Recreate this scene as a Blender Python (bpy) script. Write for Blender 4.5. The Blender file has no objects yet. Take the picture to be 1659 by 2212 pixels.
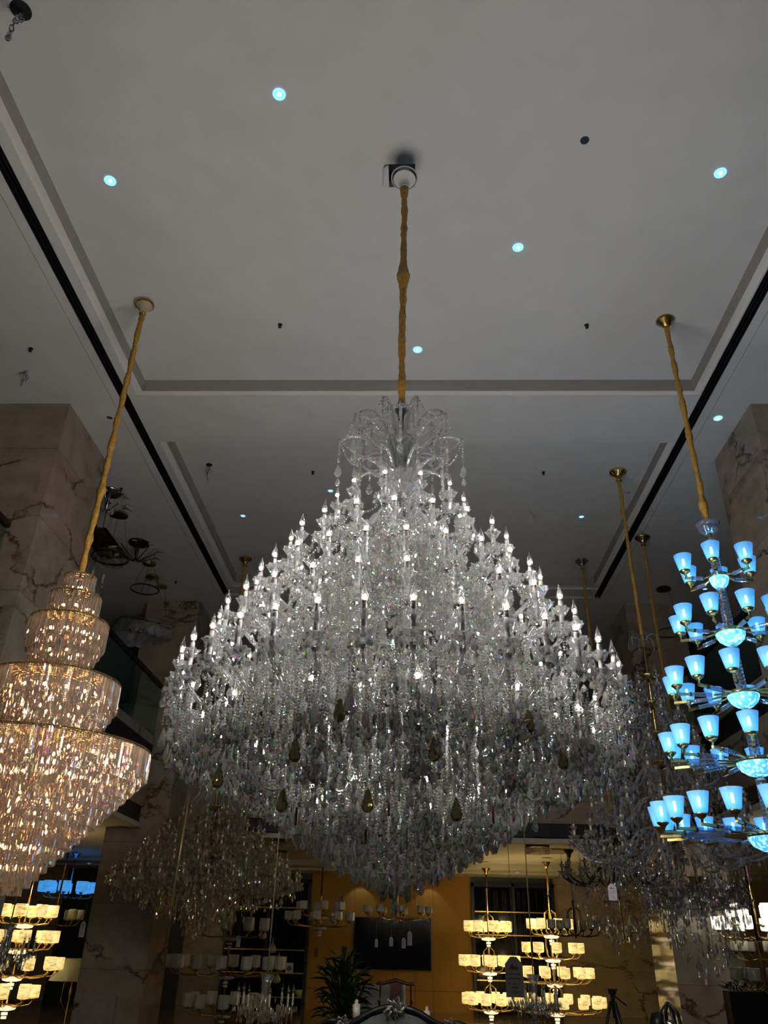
import bpy, math, random
import numpy as np
rnd = random.Random(7)
rng = np.random.default_rng(11)
PI = math.pi
SC = bpy.context.scene
COL = SC.collection

# ------------------------------------------------------------------ camera frame (photo 1659 x 2212)
F = 1670.0; CZ = 1.6
def nrm(v):
    l = math.sqrt(sum(c*c for c in v)); return tuple(c/l for c in v)
def cross(a, b): return (a[1]*b[2]-a[2]*b[1], a[2]*b[0]-a[0]*b[2], a[0]*b[1]-a[1]*b[0])
UP = nrm((75, 2976, -1670)); D0 = nrm((54.5, -942, -1670))
_k = sum(a*b for a, b in zip(UP, D0)); DP = nrm(tuple(d-_k*u for d, u in zip(D0, UP))); RT = cross(DP, UP)
def ray(px, py):
    c = (px-829.5, 1106-py, -F)
    return tuple(sum(a*b for a, b in zip(c, w)) for w in (RT, DP, UP))
def atZ(px, py, z):
    r = ray(px, py); t = (z-CZ)/r[2]; return (r[0]*t, r[1]*t, z)
def atY(px, py, y):
    r = ray(px, py); t = y/r[1]; return (r[0]*t, y, CZ+r[2]*t)

cam = bpy.data.cameras.new('camera'); co = bpy.data.objects.new('camera', cam); COL.objects.link(co)
from mathutils import Matrix, Vector
co.matrix_world = Matrix(((RT[0], RT[1], RT[2], 0), (DP[0], DP[1], DP[2], 0), (UP[0], UP[1], UP[2], CZ), (0, 0, 0, 1)))
cam.sensor_fit = 'VERTICAL'; cam.sensor_height = 24; cam.sensor_width = 18; cam.lens = 24*F/2212
cam.clip_start = 0.05; cam.clip_end = 200
SC.camera = co

# ------------------------------------------------------------------ materials
def newmat(name):
    m = bpy.data.materials.new(name); m.use_nodes = True
    nt = m.node_tree; nt.nodes.clear()
    out = nt.nodes.new('ShaderNodeOutputMaterial')
    return m, nt, out
def N(nt, t, **kw):
    n = nt.nodes.new('ShaderNode'+t)
    for k, v in kw.items():
        if k.startswith('i_'):
            k = k[2:]
            k = int(k) if k.isdigit() else k.replace('_', ' ')
            n.inputs[k].default_value = v
        else: setattr(n, k, v)
    return n
def L(nt, a, ao, b, bi): nt.links.new(a.outputs[ao], b.inputs[bi])
def rgba(c): return (c[0], c[1], c[2], 1)
def pbr(name, col, rough=.5, metal=0, spec=.5, noise=0, nscale=8, bump=0, bscale=60, emit=None, estr=0, coat=0):
    m, nt, out = newmat(name)
    p = N(nt, 'BsdfPrincipled')
    p.inputs['Base Color'].default_value = rgba(col); p.inputs['Roughness'].default_value = rough
    p.inputs['Metallic'].default_value = metal; p.inputs['Specular IOR Level'].default_value = spec
    p.inputs['Coat Weight'].default_value = coat
    if emit: p.inputs['Emission Color'].default_value = rgba(emit); p.inputs['Emission Strength'].default_value = estr
    L(nt, p, 0, out, 0)
    g = N(nt, 'NewGeometry')
    if noise:
        n = N(nt, 'TexNoise'); n.inputs['Scale'].default_value = nscale; n.inputs['Detail'].default_value = 5
        L(nt, g, 'Position', n, 'Vector')
        r = N(nt, 'ValToRGB')
        r.color_ramp.elements[0].position = .3; r.color_ramp.elements[1].position = .7
        r.color_ramp.elements[0].color = rgba([c*(1-noise) for c in col]); r.color_ramp.elements[1].color = rgba([min(1, c*(1+noise)) for c in col])
        L(nt, n, 0, r, 0); L(nt, r, 0, p, 'Base Color')
    if bump:
        n = N(nt, 'TexNoise'); n.inputs['Scale'].default_value = bscale; n.inputs['Detail'].default_value = 3
        L(nt, g, 'Position', n, 'Vector')
        b = N(nt, 'Bump'); b.inputs['Strength'].default_value = bump; b.inputs['Distance'].default_value = .01
        L(nt, n, 0, b, 'Height'); L(nt, b, 0, p, 'Normal')
    return m
def emitter(name, col, s):
    m, nt, out = newmat(name); e = N(nt, 'Emission'); e.inputs[0].default_value = rgba(col); e.inputs[1].default_value = s
    L(nt, e, 0, out, 0); return m
def marble(name, base, vein, rough=.22, scale=.5, dens=.5, pinkish=0.0):
    m, nt, out = newmat(name)
    p = N(nt, 'BsdfPrincipled'); p.inputs['Roughness'].default_value = rough; L(nt, p, 0, out, 0)
    g = N(nt, 'NewGeometry'); mp = N(nt, 'Mapping'); mp.inputs['Scale'].default_value = (1, 1, 1.5); L(nt, g, 'Position', mp, 0)
    n1 = N(nt, 'TexNoise'); n1.inputs['Scale'].default_value = 1.6; n1.inputs['Detail'].default_value = 6; n1.inputs['Roughness'].default_value = .65; L(nt, mp, 0, n1, 'Vector')
    ma = N(nt, 'VectorMath', operation='MULTIPLY_ADD'); ma.inputs[1].default_value = (1.15, 1.15, .75)
    L(nt, n1, 'Color', ma, 0); L(nt, mp, 0, ma, 2)
    v = N(nt, 'TexVoronoi', feature='DISTANCE_TO_EDGE'); v.inputs['Scale'].default_value = scale; L(nt, ma, 0, v, 'Vector')
    r = N(nt, 'ValToRGB'); r.color_ramp.elements[0].position = 0; r.color_ramp.elements[0].color = (1, 1, 1, 1)
    r.color_ramp.elements[1].position = .030; r.color_ramp.elements[1].color = (0, 0, 0, 1); L(nt, v, 'Distance', r, 0)
    n2 = N(nt, 'TexNoise'); n2.inputs['Scale'].default_value = 1.3; n2.inputs['Detail'].default_value = 3; L(nt, mp, 0, n2, 'Vector')
    r2 = N(nt, 'ValToRGB'); r2.color_ramp.elements[0].position = dens-.05; r2.color_ramp.elements[1].position = dens+.08; L(nt, n2, 0, r2, 0)
    mul = N(nt, 'Math', operation='MULTIPLY'); L(nt, r, 0, mul, 0); L(nt, r2, 0, mul, 1)
    # fine hair veins
    v2 = N(nt, 'TexVoronoi', feature='DISTANCE_TO_EDGE'); v2.inputs['Scale'].default_value = scale*3.1; L(nt, ma, 0, v2, 'Vector')
    r3 = N(nt, 'ValToRGB'); r3.color_ramp.elements[0].color = (.5, .5, .5, 1); r3.color_ramp.elements[1].position = .018; r3.color_ramp.elements[1].color = (0, 0, 0, 1); L(nt, v2, 'Distance', r3, 0)
    mul2 = N(nt, 'Math', operation='MULTIPLY'); L(nt, r3, 0, mul2, 0); L(nt, n2, 0, mul2, 1)
    mx = N(nt, 'Math', operation='MAXIMUM'); L(nt, mul, 0, mx, 0); L(nt, mul2, 0, mx, 1)
    # slab to slab tone
    sx = N(nt, 'SeparateXYZ'); L(nt, g, 'Position', sx, 0)
    dv = N(nt, 'Math', operation='DIVIDE'); dv.inputs[1].default_value = 1.1; L(nt, sx, 'Z', dv, 0)
    fl = N(nt, 'Math', operation='FLOOR'); L(nt, dv, 0, fl, 0)
    wn = N(nt, 'TexWhiteNoise', noise_dimensions='1D'); L(nt, fl, 0, wn, 'W')
    cr = N(nt, 'ValToRGB'); cr.color_ramp.elements[0].color = rgba(base)
    b2 = (min(1, base[0]*1.02), base[1]*(.86), base[2]*(.84)); cr.color_ramp.elements[1].color = rgba(b2); L(nt, wn, 'Value', cr, 0)
    fr = N(nt, 'Math', operation='FRACT'); L(nt, dv, 0, fr, 0)
    ls = N(nt, 'Math', operation='LESS_THAN'); ls.inputs[1].default_value = .008; L(nt, fr, 0, ls, 0)
    ls2 = N(nt, 'Math', operation='MULTIPLY'); ls2.inputs[1].default_value = .6; L(nt, ls, 0, ls2, 0)
    mx2 = N(nt, 'Math', operation='MAXIMUM'); L(nt, mx, 0, mx2, 0); L(nt, ls2, 0, mx2, 1)
    n3 = N(nt, 'TexNoise'); n3.inputs['Scale'].default_value = 2.2; n3.inputs['Detail'].default_value = 6; L(nt, mp, 0, n3, 'Vector')
    r4 = N(nt, 'ValToRGB'); r4.color_ramp.elements[0].position = .3; r4.color_ramp.elements[0].color = (.72, .70, .66, 1); r4.color_ramp.elements[1].position = .7; L(nt, n3, 0, r4, 0)
    mc = N(nt, 'MixRGB', blend_type='MULTIPLY'); mc.inputs[0].default_value = 1; L(nt, cr, 0, mc, 1); L(nt, r4, 0, mc, 2)
    m3 = N(nt, 'MixRGB'); m3.inputs[2].default_value = rgba(vein); L(nt, mx2, 0, m3, 0); L(nt, mc, 0, m3, 1); L(nt, m3, 0, p, 'Base Color')
    return m
def crystal(name, col=(.95, .96, 1), transp=.4, gloss=.75, rough=.07, body=.2, fire=.16, refr=0):
    """faceted lead crystal: clear body, sharp facet reflections, rainbow glints put in as tint on some facets"""
    m, nt, out = newmat(name)
    g = N(nt, 'NewGeometry')
    va = N(nt, 'VectorMath', operation='SCALE'); va.inputs['Scale'].default_value = 3.7; L(nt, g, 'True Normal', va, 0)
    wn = N(nt, 'TexWhiteNoise', noise_dimensions='4D'); 
    sn = N(nt, 'VectorMath', operation='SNAP'); sn.inputs[1].default_value = (.05, .05, .05); L(nt, va, 0, sn, 0)
    L(nt, sn, 0, wn, 'Vector'); L(nt, g, 'Random Per Island', wn, 'W')
    # rainbow dispersion glints imitated by a fixed random tint on some facets
    lt = N(nt, 'Math', operation='LESS_THAN'); lt.inputs[1].default_value = fire; L(nt, wn, 'Value', lt, 0)
    hs = N(nt, 'CombineColor', mode='HSV'); hs.inputs[1].default_value = .8; hs.inputs[2].default_value = 1
    sc = N(nt, 'SeparateColor'); L(nt, wn, 'Color', sc, 0); L(nt, sc, 'Green', hs, 0)
    mixc = N(nt, 'MixRGB'); mixc.inputs[1].default_value = rgba(col); L(nt, lt, 0, mixc, 0); L(nt, hs, 0, mixc, 2)
    gl = N(nt, 'BsdfGlossy'); gl.inputs['Roughness'].default_value = rough; L(nt, mixc, 0, gl, 'Color')
    rf = N(nt, 'BsdfRefraction'); rf.inputs['IOR'].default_value = 1.5; rf.inputs['Roughness'].default_value = .05; rf.inputs['Color'].default_value = rgba([c*.97 for c in col])
    tr = N(nt, 'BsdfTransparent'); tr.inputs[0].default_value = rgba([c*.96 for c in col])
    m0 = tr
    if refr: m0 = N(nt, 'MixShader'); m0.inputs[0].default_value = refr; L(nt, tr, 0, m0, 1); L(nt, rf, 0, m0, 2)
    df = N(nt, 'BsdfDiffuse'); df.inputs[0].default_value = rgba([c*.85 for c in col])
    tl = N(nt, 'BsdfTranslucent'); tl.inputs[0].default_value = rgba([c*.85 for c in col])
    m1 = N(nt, 'MixShader'); m1.inputs[0].default_value = .5; L(nt, df, 0, m1, 1); L(nt, tl, 0, m1, 2)
    lw = N(nt, 'LayerWeight'); lw.inputs['Blend'].default_value = .35
    mr = N(nt, 'MapRange'); mr.inputs['To Min'].default_value = 1-transp; mr.inputs['To Max'].default_value = .97; L(nt, lw, 'Facing', mr, 0)
    m2 = N(nt, 'MixShader'); m2.inputs[0].default_value = body; L(nt, gl, 0, m2, 1); L(nt, m1, 0, m2, 2)
    m3 = N(nt, 'MixShader'); L(nt, mr, 0, m3, 0); L(nt, m0, 0, m3, 1); L(nt, m2, 0, m3, 2)
    L(nt, m3, 0, out, 0)
    return m
def clearglass(name, col=(1, 1, 1), refl=.12, tint=(.95, .97, .97), rough=.03, haze=0):
    m, nt, out = newmat(name)
    tr = N(nt, 'BsdfTransparent'); tr.inputs[0].default_value = rgba(tint)
    gl = N(nt, 'BsdfGlossy'); gl.inputs['Color'].default_value = rgba(col); gl.inputs['Roughness'].default_value = rough
    lw = N(nt, 'LayerWeight'); lw.inputs['Blend'].default_value = .3
    mr = N(nt, 'MapRange'); mr.inputs['To Min'].default_value = refl; mr.inputs['To Max'].default_value = .9; L(nt, lw, 'Facing', mr, 0)
    mx = N(nt, 'MixShader'); L(nt, mr, 0, mx, 0); L(nt, tr, 0, mx, 1)
    if haze:
        d = N(nt, 'BsdfDiffuse'); t = N(nt, 'BsdfTranslucent'); a = N(nt, 'MixShader'); L(nt, d, 0, a, 1); L(nt, t, 0, a, 2)
        h = N(nt, 'MixShader'); h.inputs[0].default_value = haze; L(nt, gl, 0, h, 1); L(nt, a, 0, h, 2); L(nt, h, 0, mx, 2)
        mr.inputs['To Min'].default_value = max(refl, haze)
    else: L(nt, gl, 0, mx, 2)
    L(nt, mx, 0, out, 0); return m
def onyx(name, c1, c2, s, scale=14):
    m, nt, out = newmat(name)
    g = N(nt, 'NewGeometry'); mp = N(nt, 'Mapping'); mp.inputs['Scale'].default_value = (1, 1, 3.2); mp.inputs['Rotation'].default_value = (.25, .1, 0); L(nt, g, 'Position', mp, 0)
    n = N(nt, 'TexNoise'); n.inputs['Scale'].default_value = scale*.5; n.inputs['Detail'].default_value = 4; n.inputs['Distortion'].default_value = 1.2; L(nt, mp, 0, n, 'Vector')
    r = N(nt, 'ValToRGB'); r.color_ramp.elements[0].position = .38; r.color_ramp.elements[0].color = rgba(c2); r.color_ramp.elements[1].position = .55; r.color_ramp.elements[1].color = rgba(c1); L(nt, n, 0, r, 0)
    p = N(nt, 'BsdfPrincipled'); p.inputs['Roughness'].default_value = .35
    L(nt, r, 0, p, 'Base Color'); L(nt, r, 0, p, 'Emission Color'); p.inputs['Emission Strength'].default_value = s; L(nt, p, 0, out, 0); return m

M = {}
M['plaster'] = pbr('ceiling_plaster', (.60, .60, .59), .9, noise=.03, nscale=3, bump=.15, bscale=45)
M['lip'] = pbr('tray_lip_dark', (.33, .31, .285), .8, noise=.04)  # darker tone than the ceiling plaster
M['slot'] = pbr('black_air_slot', (.006, .008, .011), .5, bump=.3, bscale=25)
M['lowceil'] = pbr('low_ceiling_paint', (.50, .48, .38), .85, noise=.03)
M['white'] = pbr('white_paint', (.75, .74, .70), .6)
M['marble'] = marble('beige_marble', (.35, .315, .245), (.050, .022, .012), .08, dens=.45)
M['marble2'] = marble('cream_marble', (.42, .37, .235), (.10, .055, .02), .25, dens=.52)
M['floor'] = marble('floor_marble', (.26, .22, .16), (.08, .05, .03), .12, scale=.3)
M['darkwall'] = pbr('dark_wall_panel', (.035, .036, .03), .4, noise=.15)
M['grille'] = pbr('black_grille', (.008, .008, .008), .5)
M['orange'] = pbr('ochre_wall_panel', (.38, .20, .030), .6, spec=.2, noise=.08, nscale=20)
M['tv'] = pbr('black_screen', (.003, .003, .004), .12, spec=.12)
M['black'] = pbr('black_metal', (.01, .01, .011), .35, metal=.3)
M['frame'] = pbr('dark_bronze_frame', (.012, .016, .022), .35, metal=.5)
M['gold'] = pbr('polished_gold', (.80, .52, .18), .16, metal=1)
M['brass'] = pbr('aged_brass', (.50, .36, .13), .28, metal=1, noise=.12, nscale=30)
M['chrome'] = pbr('chrome', (.75, .76, .78), .08, metal=1)
M['steel'] = pbr('steel', (.45, .47, .50), .2, metal=1)
M['cord'] = pbr('gold_cord_fabric', (.40, .215, .035), .55, noise=.3, nscale=30, bump=.6, bscale=70)
M['cord_red'] = pbr('dark_red_cord_fabric', (.06, .012, .008), .7, noise=.3)
M['candle'] = pbr('white_candle_tube', (.50, .50, .49), .35)
M['candle_cream'] = pbr('cream_candle_tube', (.55, .47, .30), .4)
M['socket'] = pbr('brown_bulb_base', (.22, .13, .08), .4)
M['crystal'] = crystal('clear_crystal', (.97, .98, .95), transp=.45, body=.20, fire=.30, rough=.08, refr=.2)
M['bead'] = crystal('crystal_bead', (.97, .98, .95), transp=.34, body=.24, fire=.20, rough=.10)
M['rod'] = crystal('crystal_rod', (1, .93, .86), transp=.52, body=.20, fire=.08, rough=.09)
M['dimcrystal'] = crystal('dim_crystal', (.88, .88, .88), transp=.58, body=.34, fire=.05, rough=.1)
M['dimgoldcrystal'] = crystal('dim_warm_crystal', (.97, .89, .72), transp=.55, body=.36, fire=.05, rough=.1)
M['amber'] = crystal('amber_crystal', (.50, .42, .22), transp=.35, body=.35, fire=.05)
M['armglass'] = clearglass('arm_glass', (.97, .98, 1), .42, (.82, .85, .88), .06, haze=.22)
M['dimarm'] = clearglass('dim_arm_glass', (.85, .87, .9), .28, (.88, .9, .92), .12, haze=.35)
M['cup'] = clearglass('lotus_cup_glass', (1, 1, 1), .36, (.90, .92, .94), .05, haze=.25)
M['bulbglass'] = clearglass('bulb_glass', (1, 1, 1), .06, (1, .99, .98), .02, haze=.07)
M['filament'] = emitter('lit_filament', (1, .93, .86), 1000)
M['coldfil'] = emitter('lit_cold_filament', (.30, .65, 1), 80)
M['deadfil'] = pbr('unlit_filament', (.3, .28, .25), .4)
M['warmlamp'] = emitter('warm_lamp', (1, .68, .42), 130)
M['railglass'] = clearglass('railing_glass', (.6, .75, .7), .06, (.80, .88, .85), .02)
M['paper'] = pbr('white_tag_paper', (.55, .52, .48), .7)
M['redink'] = pbr('red_ink', (.45, .03, .03), .6)
M['greyink'] = pbr('grey_ink', (.10, .10, .10), .6)
M['string'] = pbr('string', (.30, .25, .15), .7)
M['leaf'] = pbr('dark_green_leaf', (.015, .05, .02), .35, noise=.3, nscale=12)
M['wood'] = pbr('dark_red_wood', (.09, .02, .012), .3, noise=.25, nscale=20)
M['leather'] = pbr('grey_green_leather', (.10, .11, .10), .35, noise=.1, bump=.3, bscale=30)
M['silver'] = pbr('silver_leaf', (.45, .44, .43), .3, metal=.8, bump=.5, bscale=40)
M['downlight'] = emitter('downlight_led', (.10, .42, 1), 3)
M['downcore'] = emitter('downlight_core', (.65, .82, 1), 30)
M['downdim'] = emitter('downlight_dim_led', (.25, .60, 1), 1.6)
M['bluecup'] = None

def bluecup():
    m, nt, out = newmat('frosted_blue_lit_glass')
    p = N(nt, 'BsdfPrincipled'); p.inputs['Base Color'].default_value = (.35, .6, .85, 1); p.inputs['Roughness'].default_value = .3
    lw = N(nt, 'LayerWeight'); lw.inputs['Blend'].default_value = .5
    r = N(nt, 'ValToRGB'); r.color_ramp.elements[0].position = 0; r.color_ramp.elements[0].color = (.10, .50, .95, 1)
    r.color_ramp.elements[1].position = .8; r.color_ramp.elements[1].color = (.06, .27, .55, 1); L(nt, lw, 'Facing', r, 0)
    L(nt, r, 0, p, 'Emission Color'); p.inputs['Emission Strength'].default_value = .75
    tr = N(nt, 'BsdfTransparent'); tr.inputs[0].default_value = (.5, .8, 1, 1)
    mx = N(nt, 'MixShader'); mx.inputs[0].default_value = .62; L(nt, tr, 0, mx, 1); L(nt, p, 0, mx, 2); L(nt, mx, 0, out, 0); return m
M['bluecup'] = bluecup()
def bluebowl():
    m, nt, out = newmat('cut_blue_lit_bowl')
    g = N(nt, 'NewGeometry'); n = N(nt, 'TexVoronoi'); n.inputs['Scale'].default_value = 26; L(nt, g, 'Position', n, 'Vector')
    r = N(nt, 'ValToRGB'); r.color_ramp.elements[0].position = .1; r.color_ramp.elements[0].color = (.55, .95, 1, 1); r.color_ramp.elements[1].position = .6; r.color_ramp.elements[1].color = (.03, .30, .75, 1); L(nt, n, 'Distance', r, 0)
    p = N(nt, 'BsdfPrincipled'); p.inputs['Base Color'].default_value = (.3, .6, .9, 1); p.inputs['Roughness'].default_value = .15
    L(nt, r, 0, p, 'Emission Color'); p.inputs['Emission Strength'].default_value = 1.5; L(nt, p, 0, out, 0); return m
M['bluebowl'] = bluebowl()
M['ribglass'] = clearglass('ribbed_clear_glass', (.8, .9, 1), .3, (.62, .72, .85), .1, haze=.3)
M['onyx'] = onyx('lit_onyx', (.98, .78, .34), (.66, .41, .09), .88)
M['onyx_pale'] = onyx('lit_pale_onyx', (1, .86, .60), (.95, .72, .40), 1.0)
M['shade_white'] = onyx('lit_white_glass', (1, .93, .78), (1, .88, .68), 1.5)
M['shade_off'] = pbr('unlit_white_glass', (.50, .47, .38), .3, noise=.1)
M['shade_blue'] = onyx('lit_blue_shade', (.08, .42, 1), (.05, .33, .85), .6)
M['fabric'] = pbr('plastic_wrapped_shade', (.42, .42, .34), .15, bump=.8, bscale=14)
M['uphol'] = pbr('brown_upholstery', (.20, .165, .13), .7, noise=.1)
M['red'] = pbr('red_label', (.25, .02, .02), .5)
M['pot'] = pbr('lime_pot', (.35, .42, .08), .4)
M['gourd'] = pbr('gold_gourd', (.45, .32, .12), .35, metal=.5)

# ------------------------------------------------------------------ mesh collector
class MB:
    def __init__(s): s.V = []; s.T = []; s.Q = []; s.n = 0
    def add(s, V, T=None, Q=None, mi=0):
        V = np.asarray(V, float).reshape(-1, 3)
        if T is not None and len(T): s.T.append((np.asarray(T, int)+s.n, mi))
        if Q is not None and len(Q): s.Q.append((np.asarray(Q, int)+s.n, mi))
        s.V.append(V); s.n += len(V); return s
    def base(s, b, mi=0, R=None, t=(0, 0, 0), sc=1):
        V = np.asarray(b[0])*sc
        if R is not None: V = V@np.asarray(R).T
        return s.add(V+np.asarray(t), b[1], b[2], mi)
    def inst(s, b, A, P, mi=0):
        """A (n,3,3), P (n,3)"""
        A = np.asarray(A, float); P = np.asarray(P, float); n = len(P)
        if not n: return s
        V = np.einsum('nij,vj->nvi', A, np.asarray(b[0], float))+P[:, None, :]
        k = len(b[0]); off = (np.arange(n)*k)[:, None, None]
        T = (np.asarray(b[1], int)[None]+off).reshape(-1, 3) if len(b[1]) else None
        Q = (np.asarray(b[2], int)[None]+off).reshape(-1, 4) if len(b[2]) else None
        return s.add(V.reshape(-1, 3), T, Q, mi)
    def mesh(s, name, mats, smooth=False):
        me = bpy.data.meshes.new(name)
        V = np.concatenate(s.V) if s.V else np.zeros((0, 3))
        me.vertices.add(len(V)); me.vertices.foreach_set('co', V.astype(np.float32).ravel())
        li = []; cnt = []; mi = []
        for T, m in s.T: li.append(T.ravel()); cnt.append(np.full(len(T), 3)); mi.append(np.full(len(T), m))
        for Q, m in s.Q: li.append(Q.ravel()); cnt.append(np.full(len(Q), 4)); mi.append(np.full(len(Q), m))
        li = np.concatenate(li); cnt = np.concatenate(cnt); mi = np.concatenate(mi)
        me.loops.add(len(li)); me.loops.foreach_set('vertex_index', li.astype(np.int32))
        me.polygons.add(len(cnt)); st = np.concatenate([[0], np.cumsum(cnt)[:-1]])
        me.polygons.foreach_set('loop_start', st.astype(np.int32)); me.polygons.foreach_set('loop_total', cnt.astype(np.int32))
        me.polygons.foreach_set('material_index', mi.astype(np.int32))
        me.polygons.foreach_set('use_smooth', np.full(len(cnt), smooth))
        for m in (mats if isinstance(mats, (list, tuple)) else [mats]): me.materials.append(m)
        me.update(calc_edges=True); me.validate(); return me

def box(x0, x1, y0, y1, z0, z1):
    V = [(x, y, z) for x in (x0, x1) for y in (y0, y1) for z in (z0, z1)]
    return V, [], [(0, 1, 3, 2), (4, 6, 7, 5), (0, 4, 5, 1), (2, 3, 7, 6), (0, 2, 6, 4), (1, 5, 7, 3)]
def lathe(prof, n=16, scallop=0, lobes=8):
    V = []; Q = []; T = []
    k = len(prof)
    for i in range(n):
        a = 2*PI*i/n
        for j, pz in enumerate(prof):
            r, z = pz[0], pz[1]
            s = pz[2] if len(pz) > 2 else 0
            rr = r*(1+s*math.cos(lobes*a)); V.append((rr*math.cos(a), rr*math.sin(a), z+s*.3*r*math.cos(lobes*a)))
    for i in range(n):
        for j in range(k-1):
            a = i*k+j; b = ((i+1) % n)*k+j; Q.append((a, b, b+1, a+1))
    return V, T, Q
def tube(P, r, n=6):
    P = [np.array(p, float) for p in P]; V = []; Q = []; T = []
    m = len(P); rr = r if hasattr(r, '__len__') else [r]*m
    prev = None
    for i in range(m):
        d = P[min(i+1, m-1)]-P[max(i-1, 0)]; d = d/(np.linalg.norm(d)+1e-9)
        if prev is None:
            a = np.array((1., 0, 0)) if abs(d[0]) < .8 else np.array((0, 1., 0))
        else: a = prev
        u = a-d*np.dot(a, d); u /= np.linalg.norm(u)+1e-9; w = np.cross(d, u); prev = u
        for k in range(n):
            t = 2*PI*k/n; V.append(P[i]+rr[i]*(math.cos(t)*u+math.sin(t)*w))
    for i in range(m-1):
        for k in range(n):
            a = i*n+k; b = i*n+(k+1) % n; Q.append((a, b, b+n, a+n))
    c0 = len(V); V.append(P[0]); V.append(P[-1])
    for k in range(n):
        T.append((c0, (k+1) % n, k)); T.append((c0+1, (m-1)*n+k, (m-1)*n+(k+1) % n))
    return V, T, Q
def octa():
    return [(1, 0, 0), (0, 1, 0), (-1, 0, 0), (0, -1, 0), (0, 0, 1), (0, 0, -1)], [(0, 1, 4), (1, 2, 4), (2, 3, 4), (3, 0, 4), (1, 0, 5), (2, 1, 5), (3, 2, 5), (0, 3, 5)], []
def dropb(prof, n=6, flat=.5):
    V = [(0, 0, prof[0][1])]; T = []; Q = []
    mid = prof[1:-1]
    for r, z in mid:
        o = 0
        for i in range(n):
            a = 2*PI*(i+o)/n; V.append((r*math.cos(a), r*flat*math.sin(a), z))
    V.append((0, 0, prof[-1][1])); e = len(V)-1
    for i in range(n): T.append((0, 1+i, 1+(i+1) % n))
    for j in range(len(mid)-1):
        for i in range(n):
            a = 1+j*n+i; b = 1+j*n+(i+1) % n; T.append((a, a+n, b)); T.append((b, a+n, b+n))
    s = 1+(len(mid)-1)*n
    for i in range(n): T.append((e, s+(i+1) % n, s+i))
    return V, T, Q
DROP = dropb([(0, 0), (.12, -.12), (.30, -.42), (.42, -.70), (.36, -.87), (.18, -.98), (0, -1)], 8)
DROP_LO = dropb([(0, 0), (.32, -.42), (.42, -.72), (.22, -.95), (0, -1)], 6)
OCT = octa()
SPH = dropb([(0, 1), (.71, .71), (1, 0), (.71, -.71), (0, -1)], 8, 1)

def link(o, parent=None):
    COL.objects.link(o)
    if parent is not None: o.parent = parent
    return o
def part(name, mb, mats, parent, smooth=False, label=None, kind=None, loc=None, rotz=0):
    me = mb if isinstance(mb, bpy.types.Mesh) else mb.mesh(name, mats, smooth)
    o = bpy.data.objects.new(name, me); link(o, parent)
    if loc is not None: o.location = loc
    o.rotation_euler[2] = rotz
    if label: o['label'] = label
    if kind: o['kind'] = kind
    return o
def thing(name, label, cat, loc=(0, 0, 0), group=None, rotz=0):
    o = bpy.data.objects.new(name, None); link(o); o.location = loc; o.rotation_euler[2] = rotz
    o.empty_display_size = .1
    o['label'] = label; o['category'] = cat
    if group: o['group'] = group
    return o
def solo(name, mb, mats, label, cat, loc=(0, 0, 0), group=None, smooth=False, rotz=0):
    o = part(name, mb, mats, None, smooth, loc=loc, rotz=rotz); o['label'] = label; o['category'] = cat
    if group: o['group'] = group
    return o
def struct(name, mb, mats, smooth=False):
    o = part(name, mb, mats, None, smooth); o['kind'] = 'structure'; return o
def mb1(*bs):
    m = MB()
    for b in bs: m.base(b)
    return m
def rotz3(a):
    c, s = math.cos(a), math.sin(a); return np.array(((c, -s, 0), (s, c, 0), (0, 0, 1.)))
def rz_many(a):
    a = np.asarray(a); A = np.zeros((len(a), 3, 3)); A[:, 0, 0] = np.cos(a); A[:, 0, 1] = -np.sin(a); A[:, 1, 0] = np.sin(a); A[:, 1, 1] = np.cos(a); A[:, 2, 2] = 1; return A
def pend(mb, P, w, l, base=DROP_LO, mi=0):
    """hang drops: P (n,3) tops; w,l arrays"""
    n = len(P)
    if not n: return
    A = rz_many(rng.uniform(0, 2*PI, n)); w = np.broadcast_to(w, n); l = np.broadcast_to(l, n)
    S = np.zeros((n, 3, 3)); S[:, 0, 0] = w; S[:, 1, 1] = w; S[:, 2, 2] = l
    mb.inst(base, A@S, P, mi)
def beads(mb, P, r, mi=0):
    n = len(P)
    if not n: return
    A = rz_many(rng.uniform(0, 2*PI, n))*np.broadcast_to(r, n)[:, None, None]
    mb.inst(OCT, A, P, mi)
def cat_pts(a, b, sag, step=.02):
    a = np.array(a, float); b = np.array(b, float); d = np.linalg.norm(b-a); n = max(3, int(d*1.15/step))
    t = np.linspace(0, 1, n)[:, None]; p = a+(b-a)*t; p[:, 2:] -= sag*4*t*(1-t); return p

# ================================================================== SETTING
ZS = 8.5; ZT = 8.72; ZL = 3.56
XL, XR = -13.0, 13.0; YB = 25.8
# ceiling: soffit with a large rectangular slot outline, two trays
def plate(mb, x0, x1, y0, y1, z): mb.add([(x0, y0, z), (x1, y0, z), (x1, y1, z), (x0, y1, z)], None, [(0, 3, 2, 1)])
c = MB()
sx0, sx1, sy1 = -4.27, 4.23, 16.22        # outer edge of the black slot
ix0, ix1, iy1 = -4.13, 4.09, 16.08        # inner edge
NEAR = -3.0
def slab(mb, x0, x1, y0, y1, z0, z1): mb.base(box(x0, x1, y0, y1, z0, z1))
TH = .35
slab(c, XL, sx0, NEAR, YB, ZS, ZS+TH); slab(c, sx1, XR, NEAR, YB, ZS, ZS+TH); slab(c, sx0, sx1, sy1, YB, ZS, ZS+TH)
t0 = (-3.91, 3.98, 0.6, 8.80); t1 = (-3.89, 3.99, 10.05, 15.55)
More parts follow.
